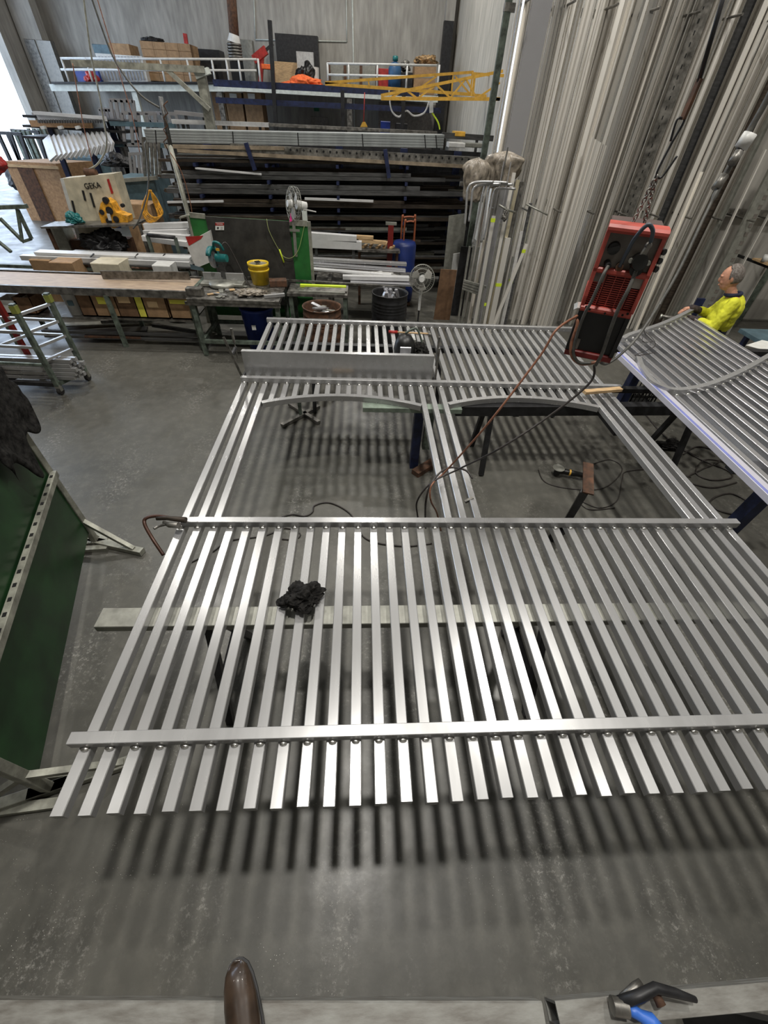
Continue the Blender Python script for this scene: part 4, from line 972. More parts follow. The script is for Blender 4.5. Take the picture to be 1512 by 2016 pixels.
# goods on the mezzanine
o = pbox(196, 108, 285, 161, 22.0, 1.2, 'white_crate', m_white, 'white slatted crate on the left of the mezzanine', 'crate')
m_ = MB()
for k in range(14): p, q = P(200+6.2*k, 112, y=21.97), P(203+6.2*k, 158, y=21.97); p.x = q.x; m_.beam(p, q, .05, .03, up=Vector((0, -1, 0)))
m_.build('slats', mat('crate_gap', (.30, .32, .36), .6), o)
pbox(192, 88, 222, 161, 23.3, .9, 'blue_carton', m_bluegrey, 'pale blue box behind the white crate on the mezzanine', 'box'); pbox(224, 86, 262, 161, 23.3, .9, 'carton', m_card, 'brown carton behind the white crate on the mezzanine', 'box')
p3 = thing('carton_stack', P(330, 160, y=22.3), 'tall pallet stack of brown cartons on the mezzanine', 'carton stack')
for r_ in range(5):
    for c_ in range(4):
        u0 = 284+24*c_; v1 = 161-15.5*r_; x0 = P(u0, 120, y=22.3).x; x1 = P(u0+23.4, 120, y=22.3).x; zb = P(330, v1, y=22.3).z; zt_ = P(330, v1-15.2, y=22.3).z
        MB().box(((x0+x1)/2, 22.8, (zb+zt_)/2), (x1-x0, 1.0, zt_-zb), ch=.008).build('carton', m_card, p3)
pbox(384, 97, 436, 161, 23.9, .8, 'dark_box', m_blackp, 'dark box behind the guard rail, left of the brown post on the mezzanine', 'box')
pbox(382, 124, 420, 162, 23.2, .8, 'dark_box', m_blackp, 'dark green machine housing behind the guard rail on the mezzanine', 'box'); pbox(455, 122, 505, 160, 22.8, .8, 'dark_box', m_black, 'black cabinet behind the right end of the left guard rail', 'cabinet')
t = thing('coil_spool', P(463, 95, y=21.6), 'white capped coil of wire hanging on the brown pipe above the mezzanine', 'coil')
MB().cyl(P(461, 84, y=21.25), P(461, 68, y=21.25), .22, .16, 16).build('white_cap', m_white, t)
m_ = MB()
for k in range(6): p = P(461+k*.7, 88+6*k, y=21.25); m_.tube([p+Vector((.22*cos(a), .22*sin(a), 0)) for a in [2*pi*j/14 for j in range(14)]], .03, 5, closed=True)
m_.build('wire_turns', m_steel, t)
pbox(478, 78, 500, 160, 22.3, .4, 'grey_drum', m_zinc, 'small grey drum on a box beside the brown pipe', 'drum')
t = thing('engine_crane', P(515, 120, y=22), 'red lifting crane arm standing on the mezzanine', 'crane')
MB().beam(P(500, 118, y=21.9), P(524, 98, y=21.9), .25, .22).build('arm', m_redp, t); MB().beam(P(522, 100, y=21.9), P(538, 86, y=21.9), .08, .08).build('arm_tip', m_blackp, t); MB().beam(P(516, 108, y=21.9), P(513, 163, y=21.9), .14, .14).build('mast', m_redp, t)
pbox(515, 126, 533, 136, 21.6, .3, 'orange_box', m_ofab, 'small orange box beside the dark post on the mezzanine', 'box')
pbox(538, 122, 588, 163, 22.6, .8, 'timber_case', m_wood, 'pale timber case on the mezzanine', 'case')
pbox(545, 68, 627, 160, 24.3, .5, 'black_screen', m_blackp, 'large black panel leaning on the back wall above the mezzanine', 'panel')
pbox(585, 102, 618, 158, 22.3, .5, 'clear_case', m_wrapc, 'clear plastic wrapped case standing on the mezzanine', 'case')
_t = P(603, 158, y=21.9); _t.z = deckz(_t.x)
crumple(_t, (.32, .3, .42), .3, 31, m_black, 'dark_machine', label='small dark machine in front of the clear case', cat='machine')
_t = P(601, 164, y=21.4); _t.z = deckz(_t.x)
crumple(_t, (.8, .4, .22), .3, 41, m_ofab, 'orange_cloth', label='heap of bright orange cloth on the mezzanine edge', cat='cloth')
MB().cyl(P(618, 160, y=22.0), P(617, 132, y=22.0), .2, n=12).build('white_bottle', m_white, None, 'white bottle beside the dark machine on the mezzanine', 'bottle')
pbox(618, 100, 628, 160, 22.6, .5, 'mirror_panel', m_blackp, 'narrow dark panel right of the clear case', 'panel')
m_ = MB(); p = thing('metal_cage', P(700, 160, y=23), 'wide grey mesh cage pallet on the right of the mezzanine', 'cage')
x0, x1 = P(648, 140, y=22.4).x, P(742, 140, y=22.4).x; zb, zt_ = deckz((x0+x1)/2), P(700, 125, y=22.4).z
MB().box(((x0+x1)/2, 23.0, (zb+zt_)/2), (x1-x0, 1.0, zt_-zb), ch=.01).build('panel_body', m_bluegrey if 0 else m_zinc, p)
for k in range(4): xx = x0+(x1-x0)*k/3; MB().beam((xx, 22.37, zb), (xx, 22.37, zt_), .1, .06).build('post', m_rust, p)
t = thing('gas_bottle', P(775, 168, y=22.2), 'tall blue gas bottle on the right of the mezzanine', 'gas bottle'); b0 = P(776, 172, y=22.2); b0.z = deckz(b0.x); hz_ = P(776, 118, y=22.2).z-b0.z
MB().lathe(b0, [(.01, 0), (.24, 0), (.24, hz_*.75), (.18, hz_*.9), (.06, hz_*.95), (.06, hz_), (.01, hz_)], 18).build('cylinder', mat('bottle_blue', (.03, .10, .22), .4), t)
MB().lathe(b0+Vector((0, 0, hz_*.97)), [(.01, 0), (.10, 0), (.10, .12), (.01, .14)], 12).build('cap', m_teal, t)
pbox(745, 135, 767, 168, 22.4, .6, 'red_box', m_redp, 'dark red boxes left of the blue gas bottle', 'box'); pbox(784, 142, 812, 176, 22.4, .6, 'dark_box', m_blackp, 'dark box right of the blue gas bottle', 'box')
pbox(815, 128, 857, 186, 22.3, .9, 'open_carton', m_card, 'open brown carton of scrap at the right end of the mezzanine', 'box')
crumple(P(837, 130, y=22.7), (.45, .3, .22), .5, 51, mat('carton_scrap', (.42, .27, .13), .8, 0, .5, 9), 'carton_scrap', label='loose cardboard scrap heaped on the open carton', cat='cardboard')
crumple(P(797, 143, y=22.6), (.2, .2, .2), .3, 52, m_steel, 'small_machine', label='small grey machine part left of the open carton', cat='machine')
pbox(150, 138, 195, 162, 22.3, .6, 'blue_bag', m_blue, 'blue bag behind the left guard rail', 'bag'); _t = P(183, 161, y=21.7); _t.z = deckz(_t.x)
crumple(_t, (.25, .25, .25), .3, 61, m_redp, 'red_tool', label='small red machine behind the left guard rail', cat='machine')
pbox(62, 78, 82, 160, 24.0, .3, 'steel_sheet', m_steel, 'tall grey panel standing in the back left corner, left one', 'panel', floor=True); pbox(86, 80, 112, 160, 24.0, .3, 'steel_sheet', m_steel, 'tall grey panel standing in the back left corner, right one', 'panel', floor=True)
for k, (u, v) in enumerate(((348, 75), (364, 66), (285, 72))): pass
MB().beam(P(364, 66, y=22.8), P(367, 86, y=22.8), .12, .12).build('red_tube', m_redp, None, 'short red tube standing on the carton stack', 'tube'); crumple(P(300, 86, y=22.9), (.4, .25, .12), .5, 71, m_blackp, 'black_netting', label='small heap of black netting on the carton stack', cat='netting')
# goods below mezzanine
for k, u in enumerate((420, 446, 482)):
    o = pbox(u, 182, u+(24, 32, 34)[k], 236, 22.5, 1.0, 'wrapped_carton_stack', m_card, ['brown carton stack in plastic wrap under the mezzanine, left of three', 'brown carton stack in plastic wrap under the mezzanine, middle of three', 'brown carton stack in plastic wrap under the mezzanine, right of three'][k], 'carton stack', floor=True)
    pbox(u+6, 184, u+20, 196, 22.46, .03, 'paper_label', m_paper, None, None, None, o, ch=0)
pbox(618, 210, 628, 219, 24.96, .02, 'exit_sign', mat('sign_green', (.02, .18, .08), .5), 'small green exit sign on the back wall', 'sign')
pbox(613, 230, 645, 262, 24.0, .3, 'metal_cabinet', m_grgrey, 'small brown grey cabinet low on the back wall', 'cabinet', floor=True)
t = thing('yellow_hook_block', P(716, 246, y=19.28), 'small yellow hook block hanging on a cord in front of the back wall', 'hook'); MB().poly([P(709, 250, y=19.28), P(714, 240, y=19.28), P(719, 240, y=19.28), P(724, 250, y=19.28)], Vector((0, .15, 0))).build('block', m_yellow, t); MB().tube([P(716, 241, y=19.33), P(718, 182, y=19.33)], .015, 5).build('cord', m_redp, t)
pbox(750, 239, 768, 256, 20.5, .6, 'blue_crate', m_blue, 'blue crate on the ground behind the rack at the right', 'crate', floor=True); pbox(780, 243, 802, 256, 20.5, .6, 'dark_crate', m_blackp, 'dark crate right of the blue one behind the rack', 'crate', floor=True)
pbox(745, 204, 866, 258, 24.5, .2, 'dark_roller_door', m_grgrey, 'dark grey roller door under the right end of the mezzanine', 'door', floor=True)
pbox(866, 40, 884, 235, 24.2, .3, 'steel_sheet', m_blackp, 'tall dark panel standing in the back right corner', 'panel', floor=True)
c = thing('hanging_cables', P(800, 215, y=19.3), 'looped clear hoses hanging under the navy beam at the right', 'hose')
for k, pts in enumerate([[(766, 175), (770, 215), (785, 230), (800, 218), (815, 228), (835, 222), (845, 200)], [(850, 190), (848, 215), (862, 240), (866, 255)]]): MB().tube(spline([P(u, v, y=19.3) for u, v in pts], 6), .025, 6).build('hose', m_wrapc if k == 0 else m_lime, c)
MB().beam(P(849, 190, y=19.28), P(849, 222, y=19.28), .12, .12, up=Vector((0, -1, 0))).build('lamp_tube', m_white, c)
# yellow trusses
def lattice(name, label, YY, top, bot, nodes):
    t = thing(name, P(*bot[0], y=YY), label, 'truss')
    MB().beam(P(*top[0], y=YY), P(*top[1], y=YY), .06, .06).build('top_chord', m_yellow, t); MB().beam(P(*bot[0], y=YY), P(*bot[1], y=YY), .06, .07).build('bottom_chord', m_yellow, t)
    for p, q in nodes: MB().beam(P(*p, y=YY), P(*q, y=YY), .04, .04).build('web', m_yellow, t)
lattice('lattice_jib', 'bright yellow lattice jib, front one of two, beside the pale wall', 15.5, ((750, 188), (990, 140)), ((750, 194), (985, 195)), [((800, 178), (822, 194)), ((822, 194), (857, 168)), ((860, 168), (887, 193)), ((887, 193), (917, 155)), ((917, 155), (938, 193)), ((940, 193), (984, 163)), ((770, 192), (790, 181))])
lattice('lattice_jib', 'darker yellow lattice jib, rear one of two, beside the pale wall', 17.5, ((640, 163), (932, 142)), ((640, 165), (928, 186)), [((892, 148), (889, 184)), ((930, 142), (926, 187)), ((860, 150), (828, 172)), ((896, 150), (926, 186)), ((725, 158), (727, 170))])
MB().beam(P(935, 143, y=16.6), P(930, 190, y=16.6), .06, .06).build('jib_post', m_yellow, [o for o in COL.objects if o.name.startswith('lattice_jib')][-1])
_l = [o for o in COL.objects if o.name.startswith('lattice_jib')]
for _v in (145, 187): _p = P(930, _v, y=17.4); MB().beam(_p, (XR+.02, 17.4, _p.z), .06, .06).build('wall_arm', m_yellow, _l[-1])
for _v in (148, 195): _p = P(975, _v, y=15.5); MB().beam(_p, (XR+.02, 15.5, _p.z), .06, .06).build('wall_arm', m_yellow, _l[0])
# items beside pack
MB().beam(P(870, 266, y=11.5), P(975, 273, y=11.5), .08, .09).build('grey_beam', m_gsteel, None, 'grey beam behind the right end of the profile pack', 'beam')
for _u in (872, 940): _p = P(_u, 270, y=11.5); legs(bpy.data.objects['grey_beam'], [(_p.x, 11.5, _p.z)])
pbox(896, 259, 916, 269, 11.45, .4, 'yellow_case', m_yellow, 'small yellow and black case on the grey beam', 'case'); o = pbox(884, 281, 916, 291, 11.0, .35, 'white_carton', m_white, 'flat white carton at the right end of the rack top', 'box')
pbox(917, 282, 952, 291, 11.0, .3, 'grey_tray', m_zinc, 'small grey tray beside the flat white carton', 'tray')
# ------------------------------------------------------------------ saw bench
t = thing('saw_bench', (-1.85, 6.75, 0), 'dark steel saw bench covered in offcuts behind the left end of the big panel', 'bench')
MB().box((-1.83, 6.78, .825), (1.30, .95, .05), ch=.003).build('bench_top', m_steel, t)
for x in (-2.43, -1.23):
    for y in (6.38, 7.2): MB().beam((x, y, 0), (x, y, .8), .06, .06).build('leg', m_gframe, t)
for y in (6.38, 7.2): MB().beam((-2.43, y, .22), (-1.23, y, .22), .05, .05).build('stretcher', m_gframe, t)
for x in (-2.43, -1.23): MB().beam((x, 6.38, .22), (x, 7.2, .22), .05, .05).build('stretcher', m_gframe, t)
MB().beam((-2.52, 6.33, .78), (-1.17, 6.33, .78), .03, .05).build('front_rail', m_steel, t)
for k in range(16):
    x, y = random.uniform(-2.35, -1.3), random.uniform(6.4, 7.0); a = random.uniform(0, pi); L_ = random.uniform(.07, .22)
    MB().box((x, y, .852+.006+.004*(k % 3)), (L_, random.uniform(.03, .07), .012), a, ch=.001).build('metal_offcut', random.choice([m_zinc, m_steel, m_wood, m_alu]), None, 'small offcut lying on the saw bench around the mitre saw', 'offcut', 'offcuts on the saw bench')
for k, (u, v, sz, m, lb) in enumerate(((385, 578, (.22, .12, .10), m_steel, 'brown grey block at the left end of the saw bench'), (548, 560, (.26, .16, .09), m_rust, 'rusty block at the right end of the saw bench'), (540, 583, (.30, .04, .05), m_alu, 'bright angle offcut at the right front corner of the saw bench'))):
    p = P(u, v, z=.87); MB().box((p.x, p.y, .852+sz[2]/2), sz, .2*k, ch=.006).build('metal_block', m, None, lb, 'block')
crumple((-1.62, 6.55, .852), (.28, .16, .05), .7, 81, m_wrap, 'paper_scraps', label='heap of grey swarf and scraps on the saw bench', cat='scraps')
# mitre saw
c = P(440, 560, z=.87); c.z = .852
t = thing('mitre_saw', c, 'teal green mitre saw with raised round blade on the saw bench', 'saw')
MB().lathe(c, [(.01, 0), (.20, 0), (.22, .03), (.20, .06), (.01, .065)], 24).build('turntable', m_zinc, t)
MB().box(c+Vector((0, .02, .03)), (.62, .24, .05), ch=.01).build('base', m_zinc, t)
for s in (-1, 1): MB().box(c+Vector((.17*s, .10, .10)), (.27, .02, .11), ch=.006).build('fence', m_alu, t)
cb = P(420, 507, y=c.y+.08)
ax = Vector((.93, -.25, .05)).normalized()
MB().cyl(cb-ax*.002, cb+ax*.002, .135, n=32).build('blade', m_alup, t)
g_ = MB(); s, u = frame(ax)
g_.sect([[cb+ax*o + (s*cos(a)+u*sin(a))*r for a in [radians(20)+radians(230)*k/16 for k in range(17)]] for o, r in ((-.03, .10), (-.03, .145), (.03, .145), (.03, .10))], close=False, caps=False, smooth=True); go = g_.build('blade_guard', m_teal, t); bake(go, [('SOLIDIFY', dict(thickness=.006))])
MB().cyl(cb+ax*.05, cb+ax*.22, .055, .05, 16).build('motor', m_teal, t)
MB().tube(spline([cb+Vector((.02, .05, .12)), cb+Vector((.06, -.03, .20)), cb+Vector((.14, -.05, .19)), cb+Vector((.17, 0, .10))], 6), .018, 8).build('handle', m_teal, t)
MB().beam(cb+Vector((.05, .06, -.02)), c+Vector((.02, .14, .05)), .07, .06).build('arm', m_gsteel, t); MB().beam(cb+Vector((.07, -.02, .11)), cb+Vector((.12, -.03, .11)), .02, .03).build('switch', m_yellow, t)
MB().tube(spline([cb+Vector((.1, .1, .1)), cb+Vector((.2, .15, .15)), c+Vector((.3, .15, .1)), c+Vector((.4, 0, .02))], 6), .008, 6).build('power_cord', m_hosed, t)
# second bench
t = thing('offcut_bench', (-.67, 6.95, 0), 'low steel bench with a lime marked board right of the saw bench', 'bench')
MB().box((-.67, 7.0, .81), (.92, .50, .04)).build('bench_top', m_steel, t)
for x in (-1.08, -.25):
    for y in (6.80, 7.2): MB().beam((x, y, 0), (x, y, .79), .06, .06).build('leg', m_gframe, t)
MB().box((-.55, 6.93, .845), (.66, .16, .03), .02, ch=.003).build('grey_board', m_steel, None, 'worn grey board lying on the low bench', 'board')
MB().box((-.60, 7.10, .848), (.72, .06, .036), .0, ch=.002).build('lime_bar', m_lime, None, 'lime yellow bar lying along the back of the low bench', 'bar')
MB().box((-.60, 6.80, .845), (.7, .05, .03), .0).build('grey_bar', m_zinc, None, 'grey bar along the front edge of the low bench', 'bar')
MB().beam(P(488, 547, y=7.3), P(785, 565, y=7.3), .03, .03).build('guide_rail', m_steel, None, 'long thin steel guide rail behind the two benches', 'rail')
# yellow bucket
bp = P(513, 553, y=7.12)
t = thing('yellow_bucket', (bp.x, 7.12, .852), 'yellow plastic bucket standing behind the saw bench in front of the black board', 'bucket')
b0 = Vector((bp.x, 7.12, .852))
MB().lathe(b0, [(.001, 0), (.125, 0), (.15, .25), (.16, .25), (.16, .29), (.148, .29), (.145, .25), (.12, .01), (.001, .01)], 26).build('body', m_yplastic, t)
MB().lathe(b0+Vector((0, 0, .18)), [(.146, 0), (.155, 0), (.157, .03), (.149, .03)], 26).build('rim_band', m_yplastic, t)
MB().box(b0+Vector((0, -.02, .30)), (.07, .07, .015), .6, ch=.003).build('black_tape_measure', m_black, t)
MB().cyl(b0+Vector((0, 0, .20)), b0+Vector((0, 0, .27)), .135, n=20).build('scrap_fill', m_zinc, t)
# green/black board screen
bs = thing('saw_screen', (-1.6, 7.45, 0), 'green sheet screen faced with a black rubber board behind the mitre saw', 'screen')
yb = 7.42
def fs(u, v, y=yb): return P(u, v, y=y)
def quad(mb, pts, th):
    mb.sect([pts, [p+Vector((0, th, 0)) for p in pts]]); return mb
ptl, ptr = fs(372, 424), fs(605, 437)
quad(MB(), [Vector((ptl.x, yb, .25)), Vector((ptr.x, yb, .25)), ptr, ptl], .012).build('green_sheet', mat('green_screen_sheet', (.02, .14, .03), .45, 0, .15, 5), bs)
btl, btr = fs(404, 426, yb-.02), fs(569, 436, yb-.02)
quad(MB(), [Vector((btl.x, yb-.03, .45)), Vector((btr.x+.02, yb-.03, .45)), btr, btl], .02).build('black_board', m_board, bs)
for u in (372, 607): p = fs(u, 424 if u < 400 else 437); MB().beam((p.x, yb+.03, 0), (p.x, yb+.03, p.z), .06, .05).build('post', m_fsteel, bs)
p, q = fs(374, 423), fs(404, 426); MB().beam(p, q, .03, .06).build('top_plate', m_fsteel, bs); p, q = fs(570, 438), fs(605, 440); MB().beam(p, q, .03, .07).build('top_plate', m_fsteel, bs)
p, q = fs(578, 438, yb-.04), fs(583, 505, yb-.04); MB().beam(p, q, .045, .01, up=Vector((0, -1, 0))).build('steel_ruler', m_zinc, bs)
p, q = fs(570, 453, yb-.05), fs(590, 454, yb-.05); MB().beam(p, q, .02, .03).build('ruler_clip', m_zinc, bs)
so_ = quad(MB(), [fs(424, 453, yb-.036), fs(441, 453, yb-.036), fs(441, 438, yb-.036), fs(424, 438, yb-.036)], .004).build('warning_sign', m_paper, bs)
quad(MB(), [fs(424, 444, yb-.039), fs(441, 444, yb-.039), fs(441, 438.5, yb-.039), fs(424, 438.5, yb-.039)], .002).build('red_header', m_redp, so_)
text('DANGER', .022, m_paper, basis(fs(432.5, 441.3, yb-.0405), (1, 0, 0), (0, 0, 1)), so_, depth=.0006)
text('KEEP HANDS CLEAR', .010, m_black, basis(fs(432.5, 448, yb-.0375), (1, 0, 0), (0, 0, 1)), so_, depth=.0006) if 0 else None
for k, (a, b) in enumerate((((427, 447), (431, 451)), ((434, 447), (439, 447.6)), ((434, 449.5), (439, 450)), ((434, 451.6), (438, 452)))): quad(MB(), [fs(a[0], b[1], yb-.038), fs(b[0], b[1], yb-.038), fs(b[0], a[1], yb-.038), fs(a[0], a[1], yb-.038)], .001).build('printed_line', m_gsteel, so_)
MB().tube(spline([fs(525, 431, yb-.03), fs(530, 455, yb-.06), fs(548, 490, yb-.06), fs(560, 506, yb-.06), fs(575, 507, yb-.06), fs(588, 490, yb-.06), fs(599, 445, yb-.05)], 8), .004, 6).build('cord', mat('lime_cord', (.35, .40, .15), .6), bs)
MB().tube([fs(550, 491, yb-.06), fs(559, 517, yb-.06)], .012, 6).build('cord_toggle', m_lime, bs)
quad(MB(), [fs(570, 437, yb-.06), fs(575, 435, yb-.06), fs(572, 419, yb-.06)], .006).build('pink_tag', m_pink, bs)
# wall fan seen edge on at top of the post
def fan_head(t, c, ax, R, m, mb_, ring=3):
    s, u = frame(ax)
    g = MB(); cg = lambda k, r, o: c+ax*o+(s*cos(k)+u*sin(k))*r
    for r, o in ((R, 0), (R*.97, .04), (R*.97, -.04), (R*.7, .065), (R*.45, .08), (R*.7, -.06)): g.tube([cg(2*pi*k/28, r, o) for k in range(28)], .0028, 4, closed=True)
    for k in range(36):
        a = 2*pi*k/36; g.tube([cg(a, R*.2, .085), cg(a+.1, R*.6, .072), cg(a+.18, R*.97, .04), cg(a+.18, R, 0)], .0011, 3); g.tube([cg(a, R*.2, -.07), cg(a, R*.97, -.04), cg(a, R, 0)], .0011, 3)
    g.build('grille', m, t)
    b = MB()
    for k in range(3):
        a0 = 2*pi*k/3; pts = [(a0-.15, R*.18), (a0+.0, R*.82), (a0+.5, R*.88), (a0+.95, R*.70), (a0+.75, R*.2)]
        b.sect([[cg(a, r, .02*(a-a0)+o) for a, r in pts] for o in (-.003, .003)])
    b.build('blades', mb_, t); MB().cyl(c+ax*.03, c+ax*.095, R*.26, R*.2, 20).build('hub_cap', m_white, t); MB().cyl(c-ax*.04, c-ax*.20, .055, .045, 16).build('motor', m_white, t)
c = P(578, 402, y=7.45); t = thing('post_fan', (c.x, 7.45, c.z-.3), 'old grey fan turned sideways on top of the post beside the black board', 'fan')
fan_head(t, c, Vector((-.85, -.45, .12)).normalized(), .21, m_fan, m_blade); p = P(600, 425, y=7.5)
MB().beam(p+Vector((0, 0, -.7)), p+Vector((0, 0, .06)), .07, .07).build('post', m_white2, t); MB().beam(c+Vector((.12, .08, -.02)), p+Vector((0, 0, .02)), .05, .05).build('bracket', m_fan, t)
MB().beam(P(598, 412, y=7.5), P(622, 417, y=7.4), .015, .012).build('lever', m_white, t)
# stand fan
c = P(831, 549, y=7.30)
t = thing('pedestal_fan', (c.x, 7.36, 0), 'white pedestal fan standing right of the black drum', 'fan')
fan_head(t, c, Vector((-.18, -.97, .16)).normalized(), .205, m_fan, m_blade)
MB().cyl((c.x+.01, 7.38, .45), (c.x+.005, 7.36, c.z-.03), .022, .018, 10).build('upper_pole', m_white, t); MB().cyl((c.x+.01, 7.38, 0.02), (c.x+.01, 7.38, .5), .013, n=10).build('lower_pole', m_blackp, t)
MB().lathe((c.x+.01, 7.38, 0), [(.01, .0), (.20, 0), (.20, .02), (.05, .045), (.01, .05)], 20).build('base', m_white, t)
MB().lathe((c.x+.01, 7.38, c.z-.26), [(.02, 0), (.035, .03), (.03, .10), (.02, .14)], 12).build('control_neck', m_white, t)
# drums
def drum(c, r, h, m, name, label, inner):
    t = thing(name, c, label, 'drum'); c = Vector(c)
    pr = [(r-.01, .0), (r, .01)]
    for zz in (.33, .5, .66): pr += [(r, h*zz-.03), (r+.012, h*zz), (r, h*zz+.03)]
    for zz in (.72, .77, .82, .87): pr += [(r, h*zz-.008), (r+.006, h*zz), (r, h*zz+.008)]
    pr += [(r, h-.02), (r+.010, h-.01), (r+.010, h), (r-.004, h), (r-.01, h-.03), (r-.012, .02), (.01, .02)]
    MB().lathe(c, pr, 36).build('shell', m, t); MB().cyl(c+Vector((0, 0, .03)), c+Vector((0, 0, h-.16)), r-.02, n=30).build('scrap_bed', inner, t); return t
BD = Vector((.445, 6.82, 0)); drum(BD, .275, .88, m_blackp, 'oil_drum', 'black open steel drum full of aluminium offcuts beside the pedestal fan', m_steel)
for k in range(11):
    a = random.uniform(0, 2*pi); r_ = random.uniform(0, .15); p = BD+Vector((cos(a)*r_, sin(a)*r_-.03, .74+.008*k)); d = Vector((random.uniform(-.5, .5), random.uniform(-.3, .3), random.uniform(.5, 1))).normalized()
    MB().beam(p, p+d*random.uniform(.10, .17), .05, .03, ch=.002).build('aluminium_offcut', m_alup, None, 'bright aluminium offcut sticking up in the black drum', 'offcut', 'offcuts in the black drum')
RD = Vector((-.575, 6.35, 0)); drum(RD, .275, .80, m_rust, 'oil_drum', 'rusty open steel drum of scrap in front of the low bench', m_steel)
for k in range(9):
    a = random.uniform(0, 2*pi); r_ = random.uniform(0, .12); p = RD+Vector((cos(a)*r_, sin(a)*r_, .70+.012*k)); d = Vector((random.uniform(-1, 1), random.uniform(-1, 1), random.uniform(.0, .25))).normalized()
    MB().beam(p-d*.1, p+d*.13, .07, .02, ch=.002).build('scrap_sheet', random.choice([m_zinc, m_gsteel, m_alup]), None, 'flat scrap piece lying in the rusty drum', 'scrap', 'scrap pieces in the rusty drum')
# blue bins
c = Vector((-1.62, 6.74, 0)); t = thing('blue_bin', c, 'blue plastic bin under the right end of the saw bench', 'bin')
MB().lathe(c, [(.01, 0), (.20, 0), (.245, .60), (.26, .60), (.26, .64), (.235, .64), (.19, .02), (.01, .02)], 4 if 0 else 20).build('body', m_blue, t)
MB().box(c+Vector((-.03, -.238, .40)), (.06, .006, .07), .1).build('label', m_paper, t)
c = P(795, 500, y=9.2); c.z = 0; hb0 = P(795, 475, y=9.2).z
t = thing('blue_drum', c, 'blue plastic drum strapped on the orange hand truck in front of the rack', 'drum'); MB().lathe(c+Vector((0, 0, .06)), [(.01, 0), (.22, 0), (.23, .1), (.23, hb0-.12), (.20, hb0-.06), (.01, hb0-.06)], 20).build('body', mat('dark_blue_drum', (.007, .022, .13), .45), t)
t = thing('hand_truck', c+Vector((0, .3, 0)), 'orange tubular hand truck standing in front of the stock rack', 'hand truck')
for (u0, v0, u1, v1, yy) in ((792, 428, 818, 428, 9.48), (797, 437, 818, 437, 9.30)):
    a, b = P(u0, v0, y=yy), P(u1, v1, y=yy); a0, b0_ = Vector((a.x+.02, yy, .05)), Vector((b.x, yy, .05))
    MB().tube(spline([a0, a-Vector((0, 0, .08)), a+Vector((.04, 0, 0)), b+Vector((-.04, 0, 0)), b-Vector((0, 0, .08)), b0_], 6), .016, 8).build('frame_tube', mat('orange_red_tube', (.26, .07, .025), .5) if yy > 9.4 else bpy.data.materials['orange_red_tube'], t)
MB().box(c+Vector((0, .0, .03)), (.36, .5, .02)).build('toe_plate', m_rust, t)
for s in (-1, 1): MB().cyl(c+Vector((.20*s, .42, .1)), c+Vector((.25*s, .42, .1)), .10, n=18).build('wheel', m_rubber, t)
t = thing('steel_vice', P(770, 460, y=9.0), 'dark red clamp post beside the hand truck', 'clamp'); a, b = P(770, 440, y=9.0), P(772, 500, y=9.0); MB().beam((a.x, 9.0, 0), (a.x, 9.0, a.z-.02), .10, .08).build('post', m_redr, t); MB().beam(a-Vector((.10, 0, 0)), a+Vector((.10, 0, 0)), .08, .04).build('cap', m_zinc, t)
# stock right of the screen: white profiles
tb = thing('stock_table', (.15, 8.1, 0), 'low steel table carrying the long pale profiles right of the black board', 'table')
for x in (-.55, .75):
    for y in (7.85, 8.5): MB().beam((x, y, 0), (x, y, .70), .06, .06).build('leg', m_steel, tb)
    MB().beam((x, 7.8, .72), (x, 8.75, .72), .06, .05).build('cross_bar', m_steel, tb)
MB().beam((-.8, 8.3, .685), (1.0, 8.3, .685), .8, .02).build('shelf', m_steel, tb)
for k, (a, b, h_, m, lb) in enumerate((((605, 463), (702, 470), .10, m_wstock, 'thick white profile behind the post fan, upper one'), ((605, 478), (712, 483), .13, m_wstock, 'thick white profile behind the post fan, lower one'),
       ((612, 510), (800, 520), .045, m_alu, 'long pale profile right of the black board, topmost of the stack'), ((612, 519), (798, 532), .045, m_alup, 'long bright profile right of the black board, second in the stack'), ((615, 529), (770, 541), .03, m_wstock, 'thin white profile, lowest of the stack right of the black board'),
       ((675, 545), (805, 548), .06, m_wstock, 'pale boxy profile end left of the pedestal fan'), ((690, 556), (808, 560), .04, m_alup, 'bright profile end left of the pedestal fan, lower one'))):
    yy = 8.35-.1*k if k > 1 else 8.6
    p, q = P(*a, y=yy), P(*b, y=yy); _o = MB().beam(p, q, .12, h_, ch=.003).build('long_profile', m, None, lb, 'metal profile')
    if k == 1: legs(_o, [(p.x+.15, yy, p.z-.06), (q.x-.15, yy, q.z-.06)], .70)
for k, (a, b) in enumerate((((700, 466), (735, 468)), ((706, 473), (760, 478)))): MB().beam(P(*a, y=8.9), P(*b, y=8.9), .09, .05).build('timber_batten', m_wood, None, ['short pale timber batten behind the white profiles, upper one', 'pale timber batten behind the white profiles, lower one'][k], 'timber')
t = thing('scrap_shelf', P(745, 490, y=9.0), 'small steel shelf of timber scraps left of the hand truck', 'shelf'); p = P(745, 490, y=9.0)
MB().box((p.x, 9.0, p.z), (.8, .4, .04)).build('board', m_steel, t)
for s in (-1, 1): MB().beam((p.x+.36*s, 9.0, 0), (p.x+.36*s, 9.0, p.z), .05, .05).build('leg', m_rust, t)
for k in range(5): MB().beam((p.x-.3+.13*k, 8.9, p.z+.04), (p.x-.22+.13*k, 9.05, p.z+.05+.06*(k % 2)), .04, .03).build('timber_scrap', m_wood, None, 'short timber scrap lying on the small shelf left of the hand truck', 'timber', 'scraps on the small shelf')
crumple((.15, 7.95, .70), (.5, .12, .12), .6, 91, m_wrapc, 'plastic_film', label='crumpled clear film between the white profiles and the stack below', cat='plastic film')

